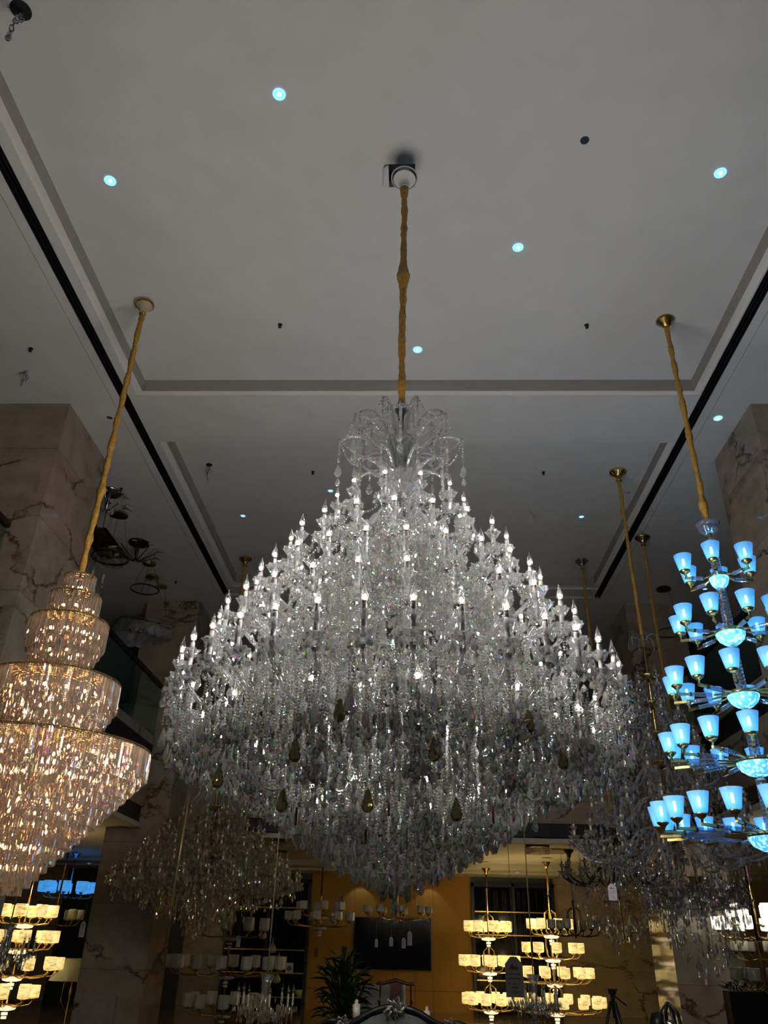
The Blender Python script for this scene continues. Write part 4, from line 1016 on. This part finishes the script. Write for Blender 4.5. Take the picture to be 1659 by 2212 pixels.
# slatted vent and red label
q = atZ(218, 1160, ZS); m = MB()
for k in range(7): m.base(box(q[0]-.3+k*.07, q[0]-.26+k*.07, q[1]-.35, q[1]+.9, ZS-.02, ZS-.001), 0)
m.base(box(q[0]-.34, q[0]+.24, q[1]-.4, q[1]+.95, ZS-.004, ZS-.0005), 1)
solo('air_vent', m, [M['brass'], M['black']], 'slatted black and brass air vent on the left soffit behind the gold cord', 'vent')
q = atZ(213, 1115, ZS); solo('red_sign', mb1(box(-.05, .05, -.09, .09, -.25, -.24), box(-.003, .003, -.003, .003, -.25, 0)), M['red'], 'small red hanging label right of the twisted gold cord', 'sign', (q[0], q[1], ZS))
# petal chandelier near the far pillar
q = atY(310, 1350, 15.2); T = thing('petal_chandelier', 'unlit chandelier of round glass petals in front of the far left pillar', 'chandelier', (q[0], 15.2, 0))
m = MB(); m.base(tube([(.62*math.cos(a)*(1+.08*math.sin(3*a)), .45*math.sin(a), q[2]+.04*math.sin(2*a)) for a in np.linspace(0, 6.283, 41)], .014, 6))
for a in (0, 2.1, 4.2): m.base(tube([(.5*math.cos(a), .36*math.sin(a), q[2]), (.1*math.cos(a), .1*math.sin(a), ZS-.03)], .003, 4))
m.base(lathe([(.001, ZS), (.14, ZS), (.13, ZS-.04), (.001, ZS-.045)], 20)); part('frame', m, M['brass'], T, True)
pm = MB(); pm.base(lathe([(.001, -.006), (.08, -.004), (.105, .004), (.106, .008), (.08, .001), (.001, -.001)], 20), 0, np.array(((1, 0, 0), (0, 0, 1), (0, 1, 0))), (0, 0, -.1)); pme = pm.mesh('glass_petal', [M['dimarm']], True)
for i in range(44):
    a = 2*PI*i/44; r = .62 if i % 2 else .52; o = part('glass_petal', pme, None, T, loc=(r*math.cos(a), .74*r*math.sin(a), q[2]-.02-(.10 if i % 2 else .0)+.04*math.sin(2*a)), rotz=a+PI/2+rnd.uniform(-.3, .3))
# small candle chandelier behind gold one's top
q = atY(196, 1255, 12.0); T = thing('candle_chandelier', 'small dark crystal candle chandelier behind the top of the gold one', 'chandelier', (q[0], 12.0, 0))
m = MB(); m.base(tube([(0, 0, ZS), (0, 0, q[2]+.3)], .006, 4)); m.base(lathe([(.001, ZS), (.05, ZS), (.001, ZS-.05)], 12)); part('cord', m, M['black'], T)
m = MB(); m.base(lathe([(.02, q[2]+.3), (.05, q[2]+.1), (.02, q[2]-.1), (.08, q[2]-.2), (.001, q[2]-.4)], 12)); part('stem', m, M['dimarm'], T)
cm = candle_mesh('candle', .16, mat=M['candle_cream']); am = MB(); am.base(tube([(0, 0, q[2]-.15), (0, -.12, q[2]-.22), (0, -.22, q[2]-.05)], .01, 5)); ame = am.mesh('glass_arm', [M['dimarm']], True)
for i in range(6): ar = part('glass_arm', ame, None, T, rotz=2*PI*i/6+.4); part('candle', cm, None, ar, loc=(0, -.22, q[2]+.11))
m = MB(); pend(m, np.array([(r*math.cos(a), r*math.sin(a), q[2]+dz) for r, a, dz in [(rnd.uniform(.02, .25), rnd.uniform(0, 6.3), rnd.uniform(-.4, .05)) for _ in range(120)]]), .03, .06); part('crystal_drop', m, M['dimcrystal'], T, kind='stuff')
# drum ceiling lamps under the low ceiling
def drum(px, py, lb, r=.22):
    q = atZ(px, py, ZL+.02); T = thing('drum_ceiling_lamp', lb, 'ceiling lamp', (q[0], q[1], ZL+.10), group='round crystal drum lamps under the low ceiling')
    m = MB(); m.base(lathe([(.001, 0), (r, 0), (r, -.05), (.001, -.05)], 32)); part('base', m, M['black'], T)
    m = MB(); n = 60; A = rz_many(np.linspace(0, 2*PI, n, endpoint=False)); S = np.diag((1.1, 1.1, .13)); P = np.array([(r*.95*math.cos(a), r*.95*math.sin(a), -.05) for a in np.linspace(0, 2*PI, n, endpoint=False)]); m.inst(rodb, A@S, P); part('crystal_rods', m, M['dimgoldcrystal'], T, kind='stuff')
drum(604, 1820, 'round crystal drum lamp under the low ceiling left of the lowest crystals'); drum(1161, 1834, 'round crystal drum lamp under the low ceiling right of the big chandelier', .27)
drum(600, 1845, 'flat brown disc lamp under the low ceiling behind the left drum lamp', .24)
q = atZ(1205, 1838, ZL+.1); solo('air_vent', mb1(box(-.25, .25, -.5, .5, -.02, -.001), *[box(-.22, .22, -.45+k*.1, -.40+k*.1, -.03, -.02) for k in range(10)]), M['lowceil'], 'square air vent in the low ceiling above the funnel canopy', 'vent', (q[0], q[1], ZL+.1))

# ================================================================== 7. BACK ROOM
# television
a0 = atY(766, 1980, YB-.06); a1 = atY(932, 2098, YB-.06); T = thing('television', 'large black wall television on the ochre wall', 'television', ((a0[0]+a1[0])/2, YB-.06, (a0[2]+a1[2])/2))
w, h = (a1[0]-a0[0])/2, (a0[2]-a1[2])/2
part('screen', mb1(box(-w+.02, w-.02, -.012, 0, -h+.02, h-.02)), M['tv'], T)
m = MB()
for b in ((-w, w, -h, -h+.02), (-w, w, h-.02, h), (-w, -w+.02, -h, h), (w-.02, w, -h, h)): m.base(box(b[0], b[1], -.018, .05, b[2], b[3]))
part('frame', m, M['black'], T)
# wall panel joints
m = MB()
for px in (763, 935, 850, 897): x = bx(px); m.base(box(x-.006, x+.006, YB-.004, YB+.001, 0, ZL))
m.base(box(bx(668), bx(1020), YB-.004, YB+.001, 0.5, .512)); struct('trim_7', m, M['wood'])
# glazed display bays
def bay(x0, x1, lb, zs, seed):
    T = thing('display_cabinet', lb, 'cabinet', ((x0+x1)/2, YB-.02, 0)); w = (x1-x0)/2; q = random.Random(seed)
    m = MB()
    for x in (-w, w-.10, -.03): m.base(box(x, x+.08, -.14, 0, 0, 3.3))
    m.base(box(-w, w, -.14, 0, 3.22, 3.3)); part('frame', m, M['frame'], T)
    for z in zs: part('shelf', mb1(box(-w+.08, w-.08, -.30, -.02, z, z+.03)), M['brass'], T)
    m = MB(); x = -w+.12
    while x < w-.15:
        if q.random() < .5: m.base(box(x, x+.010, -.05, -.02, .1, 3.1))
        x += .05
    part('slat_screen', m, M['frame'], T)
    part('glass_pane', mb1(box(-w+.08, w-.08, -.012, -.004, 0, 3.2)), M['tv'], T)
def sz(py, px=600): return atY(px, py, YB-.2)[2]
bay(bx(487), bx(668), 'dark glass display cabinet with gold shelves left of the ochre wall', [sz(1962), sz(2053), sz(2103), sz(2155)], 3)
bay(bx(1020), bx(1203), 'dark glass display cabinet with gold shelves behind the lit onyx chandeliers', [sz(1972, 1100), sz(2022, 1100), sz(2068, 1100), sz(2120, 1100)], 5)
def card(px, py, w, h, lb, mat='paper', name='framed_picture'):
    q = atY(px, py, YB-.25); T = thing(name, lb, 'picture', (q[0], YB-.26, q[2]))
    part('card', mb1(box(-w, w, -.01, .01, -h, h)), M[mat], T); m = MB(); m.base(lathe([(.001, 0), (h*.5, 0), (h*.5, .004), (.001, .004)], 16), 0, np.array(((1, 0, 0), (0, 0, -1), (0, 1, 0))), (0, -.012, 0)); part('print', m, M['greyink'], T)
card(625, 2092, .11, .14, 'white card with a round grey print on the middle shelf')
q = atY(645, 2145, YB-.2); T = thing('flower_pot', 'lime green pot on the lower shelf of the left cabinet', 'pot', (q[0], YB-.2, sz(2155)+.03))
part('pot', mb1(lathe([(.001, 0), (.09, 0), (.11, .17), (.10, .17), (.08, .02)], 16)), M['pot'], T, True)
# hanging gold gourds
for k, (px, py) in enumerate(((567, 2020), (588, 2050), (601, 2082), (597, 2115))):
    q = atY(px, py, 20.3); lb = ['topmost gold and cream gourd drop of the hanging cascade', 'second gourd drop from the top of the hanging cascade', 'third gourd drop of the cascade above the white vase lamp', 'lowest gourd drop of the hanging cascade'][k]
    T = thing('gourd_pendant', lb, 'pendant lamp', (q[0], 20.3, q[2]), group='cascade of gourd drops')
    part('cord', mb1(tube([(0, 0, .2), (0, 0, ZL-q[2])], .002, 4)), M['black'], T)
    part('gourd', mb1(lathe([(.001, -.08), (.07, -.07), (.10, -.02), (.08, .04), (.05, .06)], 16)), M['shade_off'], T, True)
    part('cap', mb1(lathe([(.06, .05), (.055, .09), (.03, .10), (.012, .18), (.001, .26)], 14)), M['gourd'], T, True)
# plant
q = atY(742, 2150, 16.5); T = thing('potted_plant', 'dark leafy potted plant in front of the ochre wall', 'plant', (q[0], 16.5, 0))
part('pot', mb1(lathe([(.001, 0), (.2, 0), (.26, .45), (.24, .46), (.2, .05)], 20)), M['black'], T, True)
leafV = [(0, 0, 0), (.25, .10, .06), (.6, .12, .05), (1, 0, -.12), (.6, -.12, .05), (.25, -.10, .06), (.25, 0, .0), (.6, 0, -.02)]
leafT = [(0, 1, 6), (1, 2, 7), (1, 7, 6), (2, 3, 7), (0, 6, 5), (6, 7, 5), (7, 4, 5), (7, 3, 4)]
m = MB(); A = []; P = []; st = MB()
for i in range(170):
    a = rnd.uniform(0, 6.283); el = rnd.uniform(-.3, 1.1); L_ = rnd.uniform(.22, .42); r = rnd.uniform(.05, .42); z = rnd.uniform(.5, 1.25) if i > 30 else rnd.uniform(1.0, 1.45)
    if i <= 30: r *= .5
    ca, sa, ce, se = math.cos(a), math.sin(a), math.cos(el), math.sin(el)
    A.append(np.array(((ca*ce, -sa, -ca*se), (sa*ce, ca, -sa*se), (se, 0, ce)))*L_); P.append((r*ca, r*sa, z)); st.base(tube([(0, 0, .4), (r*ca*.6, r*sa*.6, z*.6+.15), (r*ca, r*sa, z)], .006, 4))
m.inst((leafV, leafT, []), np.array(A), np.array(P)); part('foliage', m, M['leaf'], T, kind='stuff'); part('stems', st, M['leaf'], T, kind='stuff')
# cabinet box and tall glass things behind the sofa
q = atY(790, 2130, 18.0); T = thing('storage_box', 'grey white appliance box standing beside the plant under the television', 'box', (q[0]+.35, 18.0, 0))
zt_ = atY(800, 2125, 18.0)[2]
part('body', mb1(box(-.45, .4, 0, .5, 0, zt_)), M['fabric'], T); part('edge_trim', mb1(box(.4, .44, 0, .5, 0, zt_-.02)), M['white'], T)
# traditional chair
q = atY(855, 2124, 17.2); T = thing('wooden_armchair', 'dark red wooden chair with curved top rail below the television', 'chair', (q[0], 17.2, 0)); zt = q[2]
m = MB(); m.base(tube([(-.36, 0, zt-.03), (-.33, 0, zt+.0), (-.24, 0, zt-.01), (-.12, 0, zt+.02), (0, 0, zt+.05), (.12, 0, zt+.02), (.24, 0, zt-.01), (.33, 0, zt), (.36, 0, zt-.03)], [.02, .028, .026, .03, .036, .03, .026, .028, .02], 8)); part('top_rail', m, M['wood'], T, True)
part('splat', mb1(box(-.11, .11, -.012, .012, .45, zt+.02)), M['wood'], T)
for s in (-1, 1):
    part('back_post', mb1(tube([(s*.29, 0, 0), (s*.29, 0, zt)], .02, 8)), M['wood'], T, True); part('leg', mb1(tube([(s*.29, -.48, 0), (s*.29, -.48, .7)], .02, 8)), M['wood'], T, True)
    part('arm_rest', mb1(tube([(s*.29, 0, .72), (s*.31, -.25, .72), (s*.30, -.5, .70)], .02, 8)), M['wood'], T, True)
part('seat', mb1(box(-.32, .32, -.5, .02, .42, .46)), M['wood'], T)
# ornate sofa back in the foreground
sy = 7.5; T = thing('ornate_sofa', 'black framed sofa back with silver carved crests at the bottom edge', 'sofa', (-.11, sy, 0))
def crest(x):
    # outline height from photo
    return float(np.interp(abs(x), [0, .10, .2, .34, .42, .5, .62, .8], [1.16, 1.15, 1.12, 1.045, 1.03, 1.06, 1.02, .86]))
xs = np.linspace(-.80, .80, 41); V = []; Q = []
for s_, off in ((0, 0), (1, .14)):
    for x in xs: V += [(x, off, .35), (x, off-.03*(1-s_)*2, (crest(x)+.35)/2), (x, off, crest(x)-.03)]
k = len(xs)*3
for i in range(len(xs)-1):
    for j in range(2): a = i*3+j; Q.append((a, a+3, a+4, a+1)); b = k+a; Q.append((b, b+1, b+4, b+3))
    a = i*3+2; Q.append((a, a+3, a+3+k, a+k))
m = MB(); m.add(V, None, Q); part('back_cushion', m, M['leather'], T, True)
m = MB(); m.base(tube([(x, .05, crest(x)) for x in xs], .028, 8)); m.base(tube([(x, .02, crest(x)-.04) for x in xs], .010, 6)); part('frame_rail', m, M['black'], T, True)
part('seat_cushion', mb1(box(-.78, .78, .14, .80, .25, .48)), M['leather'], T)
for s in (-1, 1):
    m = MB(); m.base(tube([(s*.80, .05, .86), (s*.86, .2, .75), (s*.88, .5, .68), (s*.86, .78, .62), (s*.84, .8, .3)], .04, 8)); part('arm_rest', m, M['black'], T, True)
    for yy in (.06, .74): part('leg', mb1(lathe([(.02, 0), (.045, .1), (.03, .28), (.001, .28)], 10)), M['black'], T, True, loc=(s*.76, yy, 0))
def carving(x, z, s, n=9, seed=1):
    m = MB(); q = random.Random(seed)
    for i in range(n):
        a = PI*(-.1+1.2*i/(n-1)); r = s*(.8+.3*(i % 2))
        m.base(tube([(x, 0, z), (x+r*.6*math.cos(a), -.03, z+r*.6*math.sin(a)), (x+r*math.cos(a+.25), -.02, z+r*math.sin(a+.25)), (x+r*.8*math.cos(a+.5), -.035, z+r*.8*math.sin(a+.5))], [s*.12, s*.16, s*.12, s*.05], 7))
    for i in range(5): a = -PI*(i+.5)/5; m.base(tube([(x, 0, z), (x+s*.4*math.cos(a), -.03, z+s*.6*math.sin(a))], [s*.14, s*.05], 6))
    m.base(SPH, 0, None, (x, -.04, z), s*.22); return m
for i, (x, z, s) in enumerate(((0, 1.14, .09), (-.42, 1.04, .06), (.44, 1.04, .06))): part('crest', carving(x, z, s, seed=i), M['silver'], T, True, label='silver carved leaf ornament')
# floor lamp with plastic wrapped shade
yl = 18.3; q = atY(158, 2110, yl); T = thing('table_lamp', 'large plastic wrapped cone lampshade beside the far pillar at lower left', 'lamp', (q[0], yl, 0))
zb = atY(150, 2118, yl)[2]; zt = atY(150, 2070, yl)[2]
part('lamp_shade', mb1(lathe([(.47, zb), (.28, zt), (.27, zt), (.46, zb)], 28)), M['fabric'], T, True)
part('stem', mb1(lathe([(.001, zt), (.012, zt-.02), (.012, zb-.1), (.03, zb-.2), (.012, zb-.3), (.012, .06), (.18, .04), (.18, 0), (.001, 0)], 16)), M['brass'], T, True)
m = MB()
for s in (-1, 1): m.base(tube([(0, 0, zb+.02), (s*.16, 0, zb-.05), (s*.17, 0, zb-.35), (s*.02, 0, zb-.55)], .007, 5))
part('harp_frame', m, M['gold'], T, True)
# chair in front of the far left pillar
q = atY(215, 2148, 13.5); T = thing('upholstered_chair', 'grey upholstered chair back against the far left marble pillar', 'chair', (q[0], 13.5, 0)); zt = q[2]
part('backrest', mb1(box(-.27, .27, -.03, .03, zt-.40, zt)), M['uphol'], T); part('seat', mb1(box(-.27, .27, -.5, 0, .40, .48)), M['uphol'], T)
for x in (-.25, .25):
    for yy in (-.46, 0): part('leg', mb1(tube([(x, yy, 0), (x, yy, .42 if yy else zt-.38)], .018, 6)), M['wood'], T)
# tripod
yt = 12.0; q = atY(1322, 2140, yt); T = thing('tripod', 'black camera tripod standing at the lower right before the cream wall', 'tripod', (q[0], yt, 0)); zt = q[2]
m = MB(); m.base(lathe([(.02, zt-.3), (.03, zt-.05), (.05, zt-.03), (.05, zt), (.001, zt)], 10)); m.base(box(-.06, .06, -.04, .04, zt, zt+.02)); m.base(tube([(0, 0, zt-.04), (.15, -.08, zt-.16)], .010, 6)); part('head', m, M['black'], T)
for i in range(3):
    a = 2*PI*i/3+.5; part('leg', mb1(tube([(.03*math.cos(a), .03*math.sin(a), zt-.12), (.38*math.cos(a), .38*math.sin(a), 0)], [.02, .012], 6)), M['black'], T, True)
# dark lantern and dark seat silhouettes at lower right
q = atY(1442, 2165, 9.5); T = thing('lantern', 'dark oval lantern with faint crystal inside at the bottom right', 'lantern', (q[0], 9.5, 0)); zt = q[2]
m = MB()
for i in range(8):
    a = 2*PI*i/8; m.base(tube([(r*math.cos(a), r*math.sin(a), z) for r, z in ((.005, zt), (.09, zt-.09), (.115, zt-.22), (.10, zt-.38), (.04, zt-.5))], .012, 5))
m.base(lathe([(.03, zt-.5), (.05, zt-.55), (.02, zt-.6), (.02, .05), (.15, .03), (.15, 0), (.001, 0)], 12)); part('cage', m, M['black'], T)
part('glass_core', mb1(SPH, ) if False else MB().base(SPH, 0, None, (0, 0, zt-.22), .07), M['dimcrystal'], T)
q = atY(1420, 2190, 10.3); T = thing('bar_stool', 'black rounded stool back beside the dark lantern', 'stool', (q[0], 10.3, 0)); zt = q[2]
part('backrest', mb1(lathe([(.001, zt+.02), (.07, zt), (.10, zt-.08), (.09, zt-.25), (.001, zt-.26)], 16)), M['black'], T, True); part('post', mb1(tube([(0, 0, 0), (0, 0, zt-.2)], .02, 8)), M['black'], T, True); part('foot', mb1(lathe([(.001, .03), (.2, .02), (.2, 0), (.001, 0)], 20)), M['black'], T, True)
# planting behind right lamps
q = atY(1630, 2130, 15.5); T = thing('planter', 'low green planting box at the right edge', 'plant', (q[0]+.4, 15.5, 0))
part('box', mb1(box(-.9, .9, -.15, .15, 0, q[2]-.08)), M['black'], T); m = MB(); n = 130
m.inst((leafV, leafT, []), np.array([rotz3(rnd.uniform(0, 6.3))@np.array(((.8, 0, -.6), (0, 1, 0), (.6, 0, .8)))*.16 for _ in range(n)]), np.array([(rnd.uniform(-.9, .9), rnd.uniform(-.12, .12), q[2]-.08+rnd.uniform(-.02, .08)) for _ in range(n)])); part('foliage', m, M['leaf'], T, kind='stuff')
# cup on sofa table, small statuette
for px, py, lb, w, h in ((922, 2170, 'small white pillar candle behind the sofa crest', .03, .10), (770, 2172, 'pale cylinder ornament behind the sofa left shoulder', .035, .14)):
    q = atY(px, py, 8.6); m = MB(); m.base(lathe([(.001, 0), (w, 0), (w, h), (w*.5, h), (w*.4, h+.03), (.001, h+.04)], 14)); solo('pillar_candle', m, M['shade_off'], lb, 'candle', (q[0], 8.6, q[2]-h*.5), smooth=True)
q = atY(860, 2180, 8.6); zc_ = atY(860, 2185, 8.6)[2]-.09; T = thing('console_table', 'dark narrow console table behind the sofa back', 'table', (.0, 8.6, 0))
part('tabletop', mb1(box(-.8, .8, -.18, .18, zc_-.03, zc_)), M['wood'], T)
for x in (-.75, .75):
    for yy in (-.14, .14): part('leg', mb1(box(x-.025, x+.025, yy-.025, yy+.025, 0, zc_-.03)), M['wood'], T)
for o in COL.objects:
    if o.name.startswith('pillar_candle'): o.location[2] = zc_

# ================================================================== 8. PRICE TAGS
def tag_(px, py, yy, w, h, lb, ztop, big=False, pm='paper'):
    q = atY(px, py, yy); T = thing('price_tag', lb, 'tag', (q[0], yy, q[2]), group='paper price tags')
    V = [(-w, 0, -h), (w, 0, -h), (w, 0, h*.62), (w*.35, 0, h), (-w*.35, 0, h), (-w, 0, h*.62)]; V = V+[(x, .002, z) for x, y, z in V]
    m = MB(); m.add(V, [(0, 1, 2), (0, 2, 5), (5, 2, 3), (5, 3, 4), (6, 8, 7), (6, 11, 8), (11, 9, 8), (11, 10, 9)], [(0, 6, 7, 1), (1, 7, 8, 2), (2, 8, 9, 3), (3, 9, 10, 4), (4, 10, 11, 5), (5, 11, 6, 0)])
    part('paper', m, M[pm], T); part('string', mb1(tube([(0, .001, h*.8), (.003, .001, ztop-q[2])], .0012 if big else .002, 4)), M['string'], T)
    m = MB(); lw = w*.10
    # red slanted letter A
    m.base(tube([(-w*.5, -.002, h*.34), (-w*.18, -.002, h*.62)], lw*.55, 4)); m.base(tube([(-w*.18, -.002, h*.62), (-w*.10, -.002, h*.34)], lw*.7, 4)); m.base(tube([(-w*.36, -.002, h*.43), (-w*.12, -.002, h*.43)], lw*.35, 4))
    part('logo_letter', m, M['redink'], T)
    m = MB()
    for k in range(3): m.base(box(w*(.02+.17*k), w*(.13+.17*k), -.0025, -.0005, h*.36, h*.50))
    if big:
        rows = [(.14, -.75, .75, 8), (-.08, -.75, .75, 9), (-.34, -.7, -.5, 1), (-.34, -.1, .15, 2), (-.52, -.3, .4, 4), (-.74, -.3, .65, 6)]
        q2 = random.Random(4)
        for zf, x0, x1, n in rows:
            for i in range(n):
                xa_ = w*(x0+(x1-x0)*i/n); xb_ = xa_+w*(x1-x0)/n*.72; m.base(box(xa_, xb_, -.0022, -.0005, h*(zf-.02-q2.random()*.02), h*(zf+.02)))
    else:
        for zf in (.1, -.15, -.4, -.65): m.base(box(-w*.6, w*(.3+.3*math.sin(zf*9)), -.0022, -.0005, h*zf-.001, h*(zf+.06)))
    part('print', m, M['greyink'], T)
tag_(1111, 2110, 4.4, .043, .085, 'large white price tag with red letter hanging in front of the lit onyx shades', 2.3, True)
tag_(1323, 1927, 9.8, .048, .085, 'white price tag with red letter hanging among the dark crystal strands', 2.9, True)
for px, py, w, h, lb in ((813, 2037, .033, .08, 'leftmost of the four white tags in front of the television'), (845, 2034, .04, .09, 'second from left of the white tags before the television'), (872, 2037, .045, .10, 'third from left of the white tags before the television'), (885, 2027, .05, .135, 'largest rightmost white tag before the television')):
    tag_(px, py, 19.2, w, h, lb, 2.30)
tag_(515, 2033, 17.0, .04, .10, 'white tag hanging right of the wide unlit crystal chandelier', 2.4)
tag_(178, 2007, 16.0, .05, .13, 'white tag on the edge of the far left pillar', 2.7)
for px, py in ((738, 1943), (683, 2057)):
    tag_(px, py, 24.5, .05, .11, {738: 'small dark tag on the ochre wall above the white glass chandelier', 683: 'small dark tag low on the ochre wall beside the left cabinet'}[px], 3.0, pm='wood')

# ================================================================== LIGHTS
def area(name, loc, size, power, col, rot=(0, 0, 0), sy_=None, spread=None):
    l = bpy.data.lights.new(name, 'AREA'); l.energy = power; l.color = col; l.size = size
    if sy_: l.shape = 'RECTANGLE'; l.size_y = sy_
    if spread: l.spread = spread
    o = bpy.data.objects.new(name, l); link(o); o.location = loc; o.rotation_euler = rot; return o
def spot(name, loc, power, col, ang=60, blend=.5, rot=(0, 0, 0), r=.03):
    l = bpy.data.lights.new(name, 'SPOT'); l.energy = power; l.color = col; l.spot_size = math.radians(ang); l.spot_blend = blend; l.shadow_soft_size = r
    o = bpy.data.objects.new(name, l); link(o); o.location = loc; o.rotation_euler = rot; return o
# real recessed lamps in the low ceiling close to the ochre wall (their scallops show on it)
for x in (bx(775), bx(928)): spot('wall_washer', (x, YB-.45, 3.44), 6, (.85, .88, 1), 75, .25, (math.radians(18), 0, 0))
for x, y in ((-8.5, 20), (7.5, 20), (-8.5, 14), (3.0, 21)): spot('aisle_downlight', (x, y, 3.5), 40, (1, .80, .45), 130, .8)  # wide warm fill spots added for ambient under the low ceiling, no fixtures
for x in (-2.6, .4, 4.2, 6.0): spot('back_room_downlight', (x, 23.4, 3.45), 12, (1, .72, .35), 120, .8)  # fill spots added to brighten the back room, no fixtures
def bulb_light(x, y, z, power, col):
    l = bpy.data.lights.new('lamp_bulb', 'POINT'); l.energy = power; l.color = col; l.shadow_soft_size = .08
    o = bpy.data.objects.new('lamp_bulb', l); link(o); o.location = (x, y, z)
for (x, y, z) in ((p1[0]+.3, y1-.25, tz(2001, y1)+.25), (p1[0]+.3, y1-.3, tz(2110, y1)), (p2[0]-.25, y2-.3, tz(1996, y2, 1190)+.25), (p2[0]-.3, y2-.4, tz(2075, y2, 1190)), (p9[0]+.3, y9-.3, tz(1967, y9, 40)+.25)): bulb_light(x, y, z, 16, (1, .74, .36))
bulb_light(p8[0]-.2, y8-.2, tz(1967, y8, 1630)+.3, 14, (1, .92, .78))
w = bpy.data.worlds.new('world'); SC.world = w; w.use_nodes = True
bg = w.node_tree.nodes.get('Background'); bg.inputs[0].default_value = (.90, .95, 1, 1); bg.inputs[1].default_value = .05

SC.view_settings.view_transform = 'Standard'; SC.view_settings.look = 'None'; SC.view_settings.gamma = 1; SC.view_settings.use_curve_mapping = False
SC.view_settings.exposure = 0.12
cy_ = SC.cycles
cy_.max_bounces = 4; cy_.diffuse_bounces = 2; cy_.glossy_bounces = 2; cy_.transmission_bounces = 3; cy_.transparent_max_bounces = 8
cy_.caustics_reflective = False; cy_.caustics_refractive = False; cy_.sample_clamp_indirect = 3; cy_.sample_clamp_direct = 90
cy_.use_denoising = True; cy_.use_light_tree = False; cy_.use_adaptive_sampling = True; cy_.adaptive_threshold = .08; cy_.adaptive_min_samples = 12
for m_ in bpy.data.materials:      # dim glowing glass is found by the paths themselves
    if m_.name.startswith(('lit_', 'frosted_blue', 'cut_blue', 'downlight')) and m_.name not in ('lit_filament', 'lit_cold_filament'): m_.cycles.emission_sampling = 'NONE'
